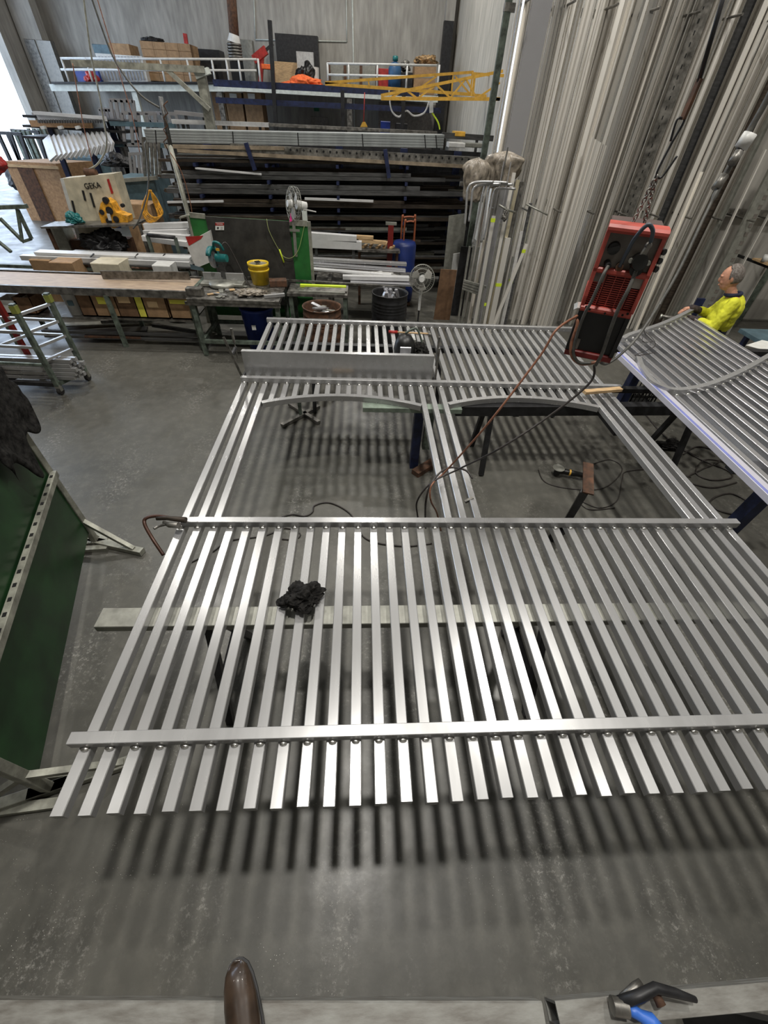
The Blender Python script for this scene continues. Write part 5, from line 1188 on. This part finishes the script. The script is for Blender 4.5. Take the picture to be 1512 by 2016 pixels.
# ------------------------------------------------------------------ long bench on the left
t = thing('roller_bench', (-4.3, 7.0, 0), 'long timber topped steel bench running to the left edge', 'bench')
yA, yB = 6.62, 7.35
MB().beam((-6.6, yA+.36, .82), (-2.55, yA+.36, .82), .62, .035).build('timber_top', m_ply, t); MB().beam((-6.6, yA, .80), (-2.50, yA, .80), .04, .10).build('front_rail', m_steel, t); MB().beam((-6.6, yB, .80), (-2.50, yB, .80), .04, .10).build('back_rail', m_steel, t)
MB().beam((-2.5, yA-.02, .80), (-2.5, yB+.02, .80), .05, .12).build('end_rail', m_gframe, t)
for x in (-5.4, -3.75, -2.55):
    for y in (yA, yB): MB().beam((x, y, 0), (x, y, .76), .06, .05).build('leg', m_gframe, t)
MB().beam((-6.5, 7.0, .40), (-2.6, 7.0, .40), .66, .02).build('shelf', m_steel, t)
for z in (.10, .17): MB().beam((-5.0, yA+.1, z), (-2.5, yA+.1, z), .05, .04).build('lower_rail', m_gsteel, t)
MB().beam(P(200, 541, y=7.1), P(373, 543, y=7.1), .02, .11).build('fence_plate', m_steel, t)
boxes = [(0, 592, 40, 628, m_paper, 'white carton with red marks at the left end of the bench shelf'), (28, 586, 62, 606, m_cardd, 'low red brown carton on the bench shelf'), (112, 572, 150, 606, m_white, 'white plastic bucket on the bench shelf'), (150, 575, 178, 604, m_cardd, 'red brown carton right of the white bucket'),
         (180, 575, 226, 607, m_card, 'brown carton with a yellow label on the bench shelf'), (226, 577, 265, 607, m_cardd, 'dark carton with a tan label on the bench shelf'), (266, 585, 281, 606, m_yelpaper, 'small yellow carton on the bench shelf'), (281, 580, 325, 608, m_card, 'brown carton with a pale label on the bench shelf'), (331, 586, 372, 610, m_card, 'brown carton with a yellow band at the right end of the bench shelf')]
labs = {4: (188, 585, 210, 599, m_yelpaper), 5: (228, 582, 257, 597, mat('tan_label', (.70, .50, .28), .7)), 7: (288, 593, 312, 606, bpy.data.materials['tan_label']), 8: (332, 590, 371, 599, m_yelpaper)}
for k, (u0, v0, u1, v1, m, lb) in enumerate(boxes):
    yy = 6.72
    x0, x1 = P(u0, (v0+v1)/2, y=yy).x, P(u1, (v0+v1)/2, y=yy).x; zt_ = P((u0+u1)/2, v0, y=yy).z; z0 = .412
    if k == 2:
        c = Vector(((x0+x1)/2, 6.86, z0)); r_ = (x1-x0)*.46; hz = zt_-z0
        b_ = thing('white_bucket', c, lb, 'bucket'); MB().lathe(c, [(.001, 0), (r_*.85, 0), (r_, hz-.04), (r_*1.06, hz-.04), (r_*1.06, hz), (r_*.95, hz), (r_*.8, .02), (.001, .02)], 24).build('body', m_white, b_)
        MB().cyl(c+Vector((0, 0, hz*.5)), c+Vector((0, 0, hz-.06)), r_*.9, n=20).build('contents', m_steel, b_); MB().box(c+Vector((.02, -r_*.97, hz*.5)), (.08, .012, .07)).build('label', m_bluegrey, b_); continue
    mb = MB(); w_ = x1-x0; d_ = .30; hz = zt_-z0; cx = (x0+x1)/2
    mb.box((cx, yy+d_/2, z0+.01), (w_, d_, .02))
    for s in (-1, 1): mb.box((cx+s*(w_/2-.004), yy+d_/2, z0+hz/2), (.008, d_, hz)); mb.box((cx, yy+d_/2+s*(d_/2-.004), z0+hz/2), (w_, .008, hz))
    o = mb.build('carton', m, None, lb, 'box')
    if k in labs:
        l = labs[k]; a, b = P(l[0], l[1], y=yy-.004), P(l[2], l[3], y=yy-.004); MB().beam((a.x, yy-.003, (a.z+b.z)/2), (b.x, yy-.003, (a.z+b.z)/2), .004, abs(a.z-b.z)).build('paper_label', l[4], o)
for k, (a, b, w_, h_, m) in enumerate((((120, 640), (300, 632), .16, .02, m_zinc), ((170, 655), (290, 648), .2, .03, m_gsteel), ((200, 632), (310, 628), .10, .05, m_steel), ((160, 668), (280, 663), .12, .03, m_rust), ((300, 640), (395, 655), .05, .05, m_gsteel))):
    p, q = P(*a, z=.05+.02*k), P(*b, z=.05+.02*k); p.y = max(p.y, 6.75); q.y = max(q.y, 6.75); MB().beam(p, q, w_, h_).build('steel_offcut', m, None, ['pale flat offcut under the long bench, topmost left', 'dark flat offcut under the long bench', 'grey bar offcut under the long bench', 'rusty flat offcut on the floor under the long bench', 'dark bar under the right end of the long bench'][k], 'offcut')
# far profile stack on trestles
t = thing('back_trestle', (-4.4, 8.35, 0), 'steel trestle table behind the long bench carrying white profiles', 'trestle')
for x in (-5.5, -4.4, -3.2):
    for y in (8.1, 8.6): MB().beam((x, y, 0), (x, y, .76), .05, .05).build('leg', m_blackp, t)
    MB().beam((x, 8.05, .78), (x, 8.68, .78), .05, .04).build('cross_bar', m_steel, t)
MB().beam((-6.4, 8.12, .70), (-3.0, 8.12, .70), .06, .05).build('rail', m_gframe, t)
for k, (x0, x1, y, z, w_, h_, m) in enumerate(((-5.72, -2.95, 8.12, .84, .12, .07, m_wstock), (-5.55, -2.95, 8.28, .84, .12, .07, m_wstock), (-5.35, -2.98, 8.42, .84, .12, .06, m_wstock), (-5.5, -2.95, 8.22, .90, .20, .04, m_wstock), (-5.0, -3.0, 8.40, .89, .12, .03, m_alu), (-4.9, -2.9, 8.07, .79, .05, .03, m_gsteel))):
    MB().beam((x0, y, z), (x1, y, z), w_, h_, ch=.004).build('white_profile', m, None, ['long white profile at the front of the stack behind the long bench', 'second long white profile of the stack behind the long bench', 'rear long white profile of the stack behind the long bench', 'white profile lying on top of the stack behind the long bench', 'thin bright profile on the back of the white stack', 'thin dark bar under the front of the white stack'][k], 'metal profile')
for k, u in enumerate((178, 266, 320)): p = P(u, 503, z=.93); MB().beam(p-Vector((0, .02, .02)), p+Vector((0, .12, .0)), .02, .01).build('strap', m_blackp, [o for o in COL.objects if o.name.startswith('white_profile')][3])
for k, (a, b, y) in enumerate((((285, 445), (378, 442), 9.0), ((285, 458), (370, 456), 8.9), ((295, 462), (375, 468), 8.8), ((282, 468), (370, 480), 8.7), ((300, 450), (370, 450), 9.1))): MB().beam(P(*a, y=y), P(*b, y=y), .12, .08, ch=.003).build('white_profile', m_wstock, None, ['white profile end left of the green screen, topmost', 'white profile end left of the green screen, second', 'white profile end left of the green screen, third', 'white profile end left of the green screen, lowest', 'white profile end left of the green screen, rearmost'][k], 'metal profile')
t = thing('roller_stand', (-3.55, 8.75, 0), 'dark tubular roller stand below the white profile ends', 'stand')
a, b = P(290, 463, y=8.55), P(345, 468, y=8.55); MB().tube([a, b], .03, 8).build('roller', m_blackp, t)
for p in (a, b): MB().beam((p.x, 8.55, 0), p, .05, .05).build('post', m_gframe, t)
MB().beam((a.x-.1, 8.55, .02), (b.x+.1, 8.55, .02), .3, .04).build('base', m_steel, t)
for k, (u0, v0, u1, v1, y, d, m, lb) in enumerate(((100, 517, 145, 535, 7.75, .4, m_card, 'brown carton between the long bench and the white stack, left one'), (60, 512, 100, 527, 8.0, .4, m_card, 'flat brown carton under the left end of the white stack'), (180, 519, 235, 533, 7.7, .4, m_cream, 'pale carton between the bench and the white stack, middle one'), (300, 523, 335, 532, 7.7, .3, m_white, 'small white carton behind the right end of the long bench'))):
    pbox(u0, v0, u1, v1, y, d, 'carton', m, lb, 'box', floor=True)
# red and white saw carton sign board leaning at the post
o = quad(MB(), [P(386, 528, y=7.30), P(424, 512, y=7.30), P(412, 455, y=7.30), P(366, 480, y=7.30)], .12).build('tool_carton', m_white, None, 'white and red tool carton standing left of the mitre saw', 'box')
quad(MB(), [P(372, 484, y=7.295), P(396, 470, y=7.295), P(400, 464, y=7.295), P(365, 466, y=7.295)], .004).build('red_panel', m_redp, o)
quad(MB(), [P(374, 520, y=7.29), P(400, 528, y=7.29), P(402, 534, y=7.29), P(376, 530, y=7.29)], .004).build('blue_panel', m_bluegrey, o)
# air hose post
t = thing('hose_post', P(372, 470, y=7.6), 'pale grey pole holding air hoses left of the green screen', 'pole')
pb = P(393, 560, y=7.75); MB().tube([Vector((pb.x, 7.75, 0)), P(375, 440, y=7.75), P(334, 285, y=7.75)], .035, 10).build('pole', m_fsteel, t); MB().tube([P(336, 290, y=7.75), P(316, 190, y=7.75)], .03, 8).build('upper_pole', m_gsteel, t)
MB().tube([P(322, 195+12*k, y=7.72) if k % 2 else P(330, 199+12*k, y=7.72) for k in range(9)], .008, 5).build('wound_wire', m_rust, t)
MB().beam(P(355, 428, y=7.7), P(378, 421, y=7.7), .1, .02).build('bracket', m_fsteel, t)
MB().tube(spline([P(335, 300, y=7.7), P(358, 340, y=7.7), P(375, 400, y=7.7), P(380, 440, y=7.7), P(383, 480, y=7.7)], 6), .006, 5).build('thin_hose', m_hosec, t)
# suspended cords
for k, (pts, yy, m, lb, r_) in enumerate((([(160, -40), (178, 100), (196, 190), (206, 250), (210, 275), (206, 300), (190, 325), (168, 336)], 9.6, m_fsteel, 'pale air hose hanging down from the roof to the cream machine', .014), ([(168, -40), (215, 95), (246, 150), (280, 190), (314, 212)], 8.6, m_hose, 'tan rope slanting from the roof to the hose pole', .013),
        ([(180, -40), (222, 100), (240, 160), (262, 235), (275, 300)], 9.4, m_hosec, 'thin brown cord hanging from the roof left of the pole', .008), ([(143, 125), (152, 180), (165, 250), (182, 320)], 9.5, m_hosec, 'thin brown cord hanging from the end of the jib arm', .008), ([(285, 280), (292, 340), (290, 380), (275, 430), (262, 450)], 8.9, m_hose, 'tan hose hanging beside the yellow cable coil', .012))):
    MB().tube(spline([P(u, v, y=yy) for u, v in pts], 8), r_, 6).build('hanging_hose', m, None, lb, 'hose')
# jib crane
t = thing('jib_crane', P(408, 245, y=11.6), 'grey steel jib crane with horizontal arm and slanted brace above the rack', 'crane')
yj = 11.6
p = P(415, 250, y=yj); q = P(405, 140, y=yj); MB().beam((p.x, yj, 0), (p.x, yj, q.z), .16, .16).build('column', m_fsteel, t)
MB().beam(P(386, 150, y=yj-.05), P(412, 139, y=yj-.05), .14, .09).build('cap_plate', m_white2, t)
MB().beam(P(142, 124, y=yj-.15), P(402, 137, y=yj-.15), .08, .09).build('arm', m_fsteel, t); MB().beam(P(328, 136, y=yj-.15), P(413, 216, y=yj-.15), .07, .07).build('brace', m_fsteel, t)
MB().beam(P(402, 150, y=yj+.1), P(413, 245, y=yj+.1), .07, .12).build('dark_edge', m_blackp, t)
# yellow cable coil
t = thing('cable_coil', P(305, 400, y=9.0), 'hanging coil of yellow extension cable left of the rack', 'cable coil'); m_ = MB()
for k in range(12):
    j_ = lambda n: 5*sin(k*1.7+n)
    m_.tube(spline([P(294+j_(0)*.3, 374, y=9.0+.01*k), P(284+j_(1), 410, y=9.0), P(296+j_(2), 432+j_(5), y=8.97), P(316+j_(3), 425+j_(6), y=9.0), P(306+j_(4), 395, y=9.03), P(296+j_(0)*.3, 374, y=9.0)], 6), .008, 5)
m_.build('cable_loops', m_orange, t)
# ------------------------------------------------------------------ ironworker machine
YG = 9.5
t = thing('punching_machine', P(205, 440, y=YG), 'large cream steel punching machine with lettering and a yellow front', 'machine')
c4 = [P(118, 352, y=YG), P(223, 342, y=YG), P(252, 435, y=YG), P(152, 470, y=YG)]
b_ = quad(MB(), [c4[3], c4[2], c4[1], c4[0]], .35).build('body', m_cream, t)
quad(MB(), [P(118, 352, y=YG-.01), P(124, 351, y=YG-.01), P(158, 466, y=YG-.01), P(152, 470, y=YG-.01)], .3).build('left_edge', m_white, t)
ex_ = (c4[1]-c4[0]).normalized(); ez_ = (P(180, 352, y=YG)-P(187, 378, y=YG)).normalized(); ez_ = (ez_-ex_*ez_.dot(ex_)).normalized()
text('GEKA', .115, m_black, basis(P(182, 366, y=YG-.012), ex_, ez_), t, depth=.004); text('PUMA', .12, m_redp, basis(P(216, 367, y=YG-.012), -ez_, ex_), t, depth=.004) if 0 else None
quad(MB(), [P(219, 382, y=YG-.02), P(223, 380, y=YG-.02), P(214, 352, y=YG-.02), P(210, 353, y=YG-.02)], .01).build('red_stripe', m_redp, t)
f_ = MB()
pp = [P(194, 420, y=YG-.25), P(198, 400, y=YG-.25), P(206, 392, y=YG-.25), P(218, 400, y=YG-.25), P(228, 418, y=YG-.25), P(250, 426, y=YG-.25), P(252, 440, y=YG-.25), P(225, 450, y=YG-.25), P(200, 440, y=YG-.25)]
f_.poly(pp[::-1], Vector((0, .24, 0))).build('yellow_front', m_orange, t)
for u, v, r_ in ((207, 395, .05), (200, 418, .04), (215, 415, .06), (228, 432, .05), (214, 436, .05), (240, 405, .03)): p = P(u, v, y=YG-.27); MB().cyl(p, p+Vector((0, .06, 0)), r_, n=12).build('black_fitting', m_blackp, t)
MB().beam(P(213, 421, y=YG-.3), P(217, 434, y=YG-.3), .05, .02, up=Vector((0, -1, 0))).build('dial', m_white, t)
for a, b in (((163, 375), (168, 395)), ((178, 380), (186, 408)), ((142, 395), (148, 420))): MB().beam(P(*a, y=YG-.012), P(*b, y=YG-.012), .03, .02, up=Vector((0, -1, 0))).build('slot', m_blackp, t)
MB().cyl(P(168, 339, y=YG+.1), P(190, 341, y=YG+.1), .06, n=12).build('top_motor', m_rust, t)
q_ = MB(); p = P(190, 470, y=YG+.1); q_.box((p.x, YG+.2, p.z/2-.02), (1.1, .5, p.z+.02), ch=.02); q_.build('lower_frame', m_rust, t)
crumple(P(215, 500, y=YG-.15), (.45, .25, .3), .5, 95, m_blackp, 'press_jaws', t)
MB().beam(P(95, 443, y=YG-.2), P(278, 438, y=YG-.2), .5, .03).build('work_table', m_steel, t)
for u, v, m in ((92, 445, m_rust), (275, 441, m_steel)): p = P(u, v, y=YG-.35); MB().beam((p.x, YG-.35, 0), p, .05, .05).build('table_leg', m, t)
crumple(P(150, 442, y=YG-.3), (.16, .12, .12), .5, 96, m_teal, 'green_motor', label='small green motor on the left of the machine table', cat='motor')
pbox(97, 447, 130, 487, YG-.1, .3, 'grey_cabinet', m_grgrey if 0 else m_zinc, 'pale grey cabinet under the left end of the machine table', 'cabinet', floor=True)
crumple(Vector((P(250, 505, y=8.9).x, 8.95, 0)), (.55, .3, .55), .6, 97, m_rust, 'scrap_heap', label='rusty heap of clamps and scrap right of the punching machine', cat='scrap')
# blue grey skip behind machine
YS = 11.0
o = pbox(232, 352, 308, 402, YS, .9, 'skip_bin', m_bluegrey, 'blue grey steel bin behind the punching machine', 'bin', floor=True, ch=.01)
p, q = P(230, 356, y=YS-.02), P(310, 350, y=YS-.02); MB().beam(p, q, .1, .06).build('rim', m_zinc, o)
pbox(245, 402, 300, 440, 10.2, .5, 'brown_panel', m_card, 'brown board in front of the blue grey bin', 'board', floor=True)
# wooden crate, blue box at far left
YC_ = 15.0
def obox(fl, fr, bk, zt, name, m, label, cat):
    fl, fr, bk = Vector(fl), Vector(fr), Vector(bk); up = Vector((0, 0, zt))
    pts = [fl, fr, fr+bk, fl+bk]; mb = MB(); mb.sect([pts, [p+up for p in pts]]); return mb.build(name, m, None, label, cat)
fl, fr = P(48, 428, z=0), P(95, 430, z=0)
tl_ = P(3, 322, y=15.6); tr_ = P(100, 316, y=15.6)
fl = Vector((tl_.x+.1, 15.6, 0)); fr = Vector((tr_.x+.1, 15.6, 0)); o = obox(fl, fr, (.5, 1.1, 0), (tl_.z+tr_.z)/2, 'osb_crate', m_osb, 'large strand board crate standing at the far left', 'crate')
m_ = MB(); c_ = fl.lerp(fr, .36); m_.beam(c_-Vector((0, .02, 0)), c_+Vector((0, -.02, tl_.z)), .42, .02, up=Vector((0, -1, 0))); m_.build('dark_stain', m_rust, o)
MB().beam(fl+Vector((-.05, -.02, tl_.z-.03)), fr+Vector((.05, -.02, tl_.z-.03)), .05, .06).build('top_cleat', m_wood, o)
tl_ = P(122, 308, y=17.0); tr_ = P(186, 300, y=17.0); o = obox(Vector((tl_.x, 17.0, 0)), Vector((tr_.x, 17.0, 0)), (.6, 1.2, 0), tl_.z, 'blue_grey_crate', m_bluegrey, 'blue grey painted crate right of the strand board crate', 'crate')
crumple(P(-12, 350, y=13.5), (.35, .5, .5), .2, 99, m_redp, 'red_machine', label='bright red machine at the far left edge', cat='machine')
# trestles at left edge
t = thing('metal_trestle', (-6.9, 10.0, 0), 'grey green steel trestle with slanted legs at the far left edge', 'trestle')
MB().beam(P(-60, 410, y=10.6), P(52, 406, y=10.6), .12, .07).build('top_beam', m_gframe, t)
for a, b in (((34, 412), (62, 470)), ((34, 412), (44, 476)), ((0, 430), (44, 474)), ((62, 470), (44, 476)), ((-10, 470), (22, 496)), ((-6, 412), (-10, 470))): MB().beam(P(*a, y=10.6), P(*b, y=10.55), .06, .05).build('leg', m_gframe, t)
# stacks of stock behind on the left
YL = 14.6
lr = thing('storage_rack', P(150, 300, y=YL), 'dark storage rack of long bright profiles in the left background', 'rack')
for u in (92, 160, 214): p = P(u, 235, y=YL+.5); MB().beam((p.x, YL+.5, 0), p, .12, .1).build('upright', m_navy, lr)
for v in (228, 247, 268): MB().beam(P(64, v, y=YL+.6), P(262, v+12, y=YL+.6), .9, .05).build('shelf_beam', m_blackp, lr)
for k, (a, b, h_, m, lb) in enumerate((((68, 222), (205, 232), .06, m_wstock, 'pink tinted thin profile on top of the left background rack'), ((76, 231), (208, 234), .09, m_yelpaper if 0 else m_wstock, 'cream white profile on top of the left background rack'), ((62, 243), (180, 246), .12, m_osb, 'tan bundle on the middle level of the left background rack'),
       ((66, 224), (170, 228), .05, m_alup, 'bright thin bar at the back of the left background rack'), ((218, 243), (345, 247), .09, m_bluegrey, 'pale blue beam right of the left background rack, upper one'), ((222, 284), (330, 287), .09, m_bluegrey, 'pale blue beam right of the left background rack, lower one'), ((340, 239), (530, 246), .07, m_wstock, 'long pale profile lying behind the jib crane column'), ((345, 221), (420, 229), .06, m_alup, 'bright profile end left of the jib crane column'), ((420, 240), (860, 262), .05, m_steel, 'long brown bar lying behind the grey profile pack'))):
    yy = YL-.1+.08*k if k < 6 else 12.0
    _o = MB().beam(P(*a, y=yy), P(*b, y=yy), .14, h_).build('long_profile', m, None, lb, 'metal profile')
    if k >= 4: legs(_o, [(P(*a, y=yy).x+.2, yy, P(*a, y=yy).z), (P(*b, y=yy).x-.2, yy, P(*b, y=yy).z)])
m_ = MB(); 
for k in range(26): p = P(76+5*k, 236, y=YL-.2); q = P(77+5*k, 242, y=YL-.2); m_.beam(p, q, .04, .04, up=Vector((0, -1, 0)))
m_.build('tube_ends', m_gsteel, lr)
for k, u in enumerate((84, 118, 152)): p = P(u, 248, y=YL-.2); MB().beam(p, P(u+3, 254, y=YL-.2), .1, .1, up=Vector((0, -1, 0))).build('white_chock', m_white, lr)
for k in range(13):
    u = 92+9.6*k; p, q = P(u, 272-.2*k, y=YL+.0), P(u+14, 312-1.7*k, y=YL-.4)
    MB().beam(q, p, .27, .05, up=Vector((0, -1, 0))).build('silver_panel', m_wstock, None, 'bright silver panel in the slanting row below the left background rack', 'panel', 'silver panels in the slanting row')
for (u0, v0, u1, v1, y, lb) in ((217, 197, 262, 238, 15.5, 'tall white ladder like frame in the left background'), (195, 215, 222, 236, 15.8, 'small white square frame in the left background'), (240, 222, 305, 285, 14.8, 'large silver frame in front of the pale blue beams'), (290, 222, 345, 240, 15.2, 'low white frame left of the pole')):
    t = thing('aluminium_balustrade', P((u0+u1)/2, v1, y=y), lb, 'frame')
    for a, b in (((u0, v0), (u1, v0+2)), ((u0+6, v1), (u1+6, v1))): MB().beam(P(*a, y=y), P(*b, y=y), .05, .07).build('rail', m_alup, t)
    legs(t, [(P(u0+8, v1, y=y).x, y, P(u0+8, v1, y=y).z), (P(u1+4, v1, y=y).x, y, P(u1+4, v1, y=y).z)])
    n_ = 5
    for k in range(n_): MB().beam(P(u0+(u1-u0)*k/(n_-1), v0, y=y), P(u0+6+(u1-u0)*k/(n_-1), v1, y=y), .07, .05, up=Vector((0, -1, 0))).build('bar', m_alup, t)
for k, (u0, v0, u1, v1, y, lb, m) in enumerate(((255, 300, 288, 345, 12.5, 'silver tubular trolley frame left of the rack', m_alup), (282, 270, 312, 350, 11.4, 'grey bundle of hanging tools at the left end of the rack', m_steel))):
    t = thing('tool_stand', P((u0+u1)/2, v1, y=y), lb, 'stand')
    for j in range(5): MB().beam(P(u0+(u1-u0)*j/4, v0+6*(j % 2), y=y), P(u0+4+(u1-u0)*j/4, v1, y=y), .05, .04, up=Vector((0, -1, 0))).build('bar', m, t)
    MB().beam(P(u0, v0+3, y=y), P(u1, v0+2, y=y), .05, .05).build('top_bar', m, t)
    legs(t, [(P(u0+5, v1, y=y).x, y, P(u0+5, v1, y=y).z), (P(u1-2, v1, y=y).x, y, P(u1-2, v1, y=y).z)])
for k in range(20):
    p = P(222+3.4*k, 330, y=13.2); q = P(225+3.4*k, 352, y=13.2); q = Vector((q.x+.05, 13.2, 0)); MB().beam(q, p, .09, .04, up=Vector((0, -1, 0))).build('white_strip', m_wstock, None, 'thin white strip in the upright row behind the punching machine', 'strip', 'white strips behind the punching machine')
crumple(P(235, 330, y=13.0), (.4, .3, .18), .3, 101, m_blackp, 'dark_machine', label='dark machine heap behind the blue grey crate', cat='machine')
# things outside the door / near the door
for k, (u, v, r_) in enumerate(((10, 300, .9), (38, 292, .8), (60, 300, .7), (24, 315, .6))): p = P(u, v, y=20.5-k*.4); crumple(Vector((p.x, p.y, 0)), (r_*.4, r_*.4, .55), .3, 110+k, m_blackp, 'dark_trolley', label=['dark loaded trolley in the bright doorway, leftmost', 'dark loaded trolley in the bright doorway, second', 'dark loaded trolley beside the column at the doorway', 'low dark trolley in front of the bright doorway'][k], cat='trolley')

for k, (u0, u1, v0, v1, y, lb) in enumerate(((-6, 22, 258, 320, 18.5, 'dark open steel stillage in the bright doorway, left one'), (26, 58, 254, 312, 20.3, 'dark open steel stillage in the bright doorway, right one'))):
    p, q = P(u0, v0, y=y), P(u1, v0, y=y); z1 = p.z
    t = thing('steel_stillage', ((p.x+q.x)/2, y, 0), lb, 'stillage')
    for j in range(4):
        x = p.x+(q.x-p.x)*j/3; MB().beam((x, y, 0), (x+.25*(j % 2), y, z1), .09, .09).build('post', m_blackp, t)
        MB().beam((x, y+.9, 0), (x, y+.9, z1), .09, .09).build('post', m_gframe, t)
    for z in (.15, z1*.55, z1-.04): MB().beam((p.x-.1, y, z), (q.x+.3, y, z), .08, .08).build('rail', m_blackp, t)
    MB().box(((p.x+q.x)/2, y+.45, .3), (abs(q.x-p.x), .8, .5), ch=.02).build('load', m_gsteel, t)
# ------------------------------------------------------------------ steel trolley at left
t = thing('steel_trolley', (-4.3, 5.4, 0), 'tall open steel trolley frame with castors and a load of square tubes, at the left', 'trolley')
fr_ = Vector((-3.96, 5.08, 0)); br_ = Vector((-3.80, 5.48, 0)); fl_ = Vector((-4.66, 5.12, 0)); bl_ = Vector((-4.46, 5.52, 0))
def up_(p, z): return p+Vector((0, 0, z))
for p, m in ((fr_, m_gframe), (br_, m_gframe), (fl_, m_rust), (bl_, m_redr)): MB().beam(up_(p, .12), up_(p, 1.12 if p.x > -4.2 else 1.0), .055, .055, ch=.003).build('post', m, t)
for z in (.14,): 
    for a, b in ((fl_, fr_), (bl_, br_), (fl_, bl_), (fr_, br_)): MB().beam(up_(a, z), up_(b, z), .05, .05).build('base_rail', m_blackp if a is fl_ else m_gframe, t)
ex2 = (fl_-fr_).normalized()
for z in (.62, .80):
    for a in (fr_, br_): MB().beam(up_(a, z), up_(a+ex2*2.2, z), .03, .03).build('long_bar', m_alu, t)
for z, sx in ((.45, 0), (.62, 0), (.80, 0), (1.0, 0), (.62, .45), (.80, .45), (.62, .9), (.80, .9)): MB().beam(up_(fr_+ex2*sx, z), up_(br_+ex2*sx, z), .03, .03).build('cross_bar', m_alu, t)
MB().beam(up_(fl_, .40), up_(fr_, .40), .03, .03).build('long_bar', m_gframe, t)
for p in (fr_, br_): MB().beam(up_(p, 1.02), up_(p, 1.10), .065, .065).build('lime_tape_band', mat('dull_lime', (.22, .24, .05), .6), t)
for p in (fr_, br_, fl_, bl_):
    MB().cyl(p+Vector((-.02, 0, .05)), p+Vector((.02, 0, .05)), .05, n=16).build('castor_wheel', m_rubber, t); MB().beam(p+Vector((0, 0, .05)), p+Vector((0, 0, .13)), .06, .05).build('castor_fork', m_zinc, t)
for r_ in range(5):
    for c_ in range(4 if r_ < 3 else 2):
        y = 5.16+.065*c_+.01*r_; z = .195+.052*r_; MB().beam((-4.75+.05*(r_ % 2), y+.02, z), (-3.74+.03*((c_+r_) % 3), y+.0, z), .048, .048, ch=.003).build('square_tube', m_alu, None, 'square aluminium tube lying in the load of the steel trolley', 'tube', 'square tubes on the steel trolley')
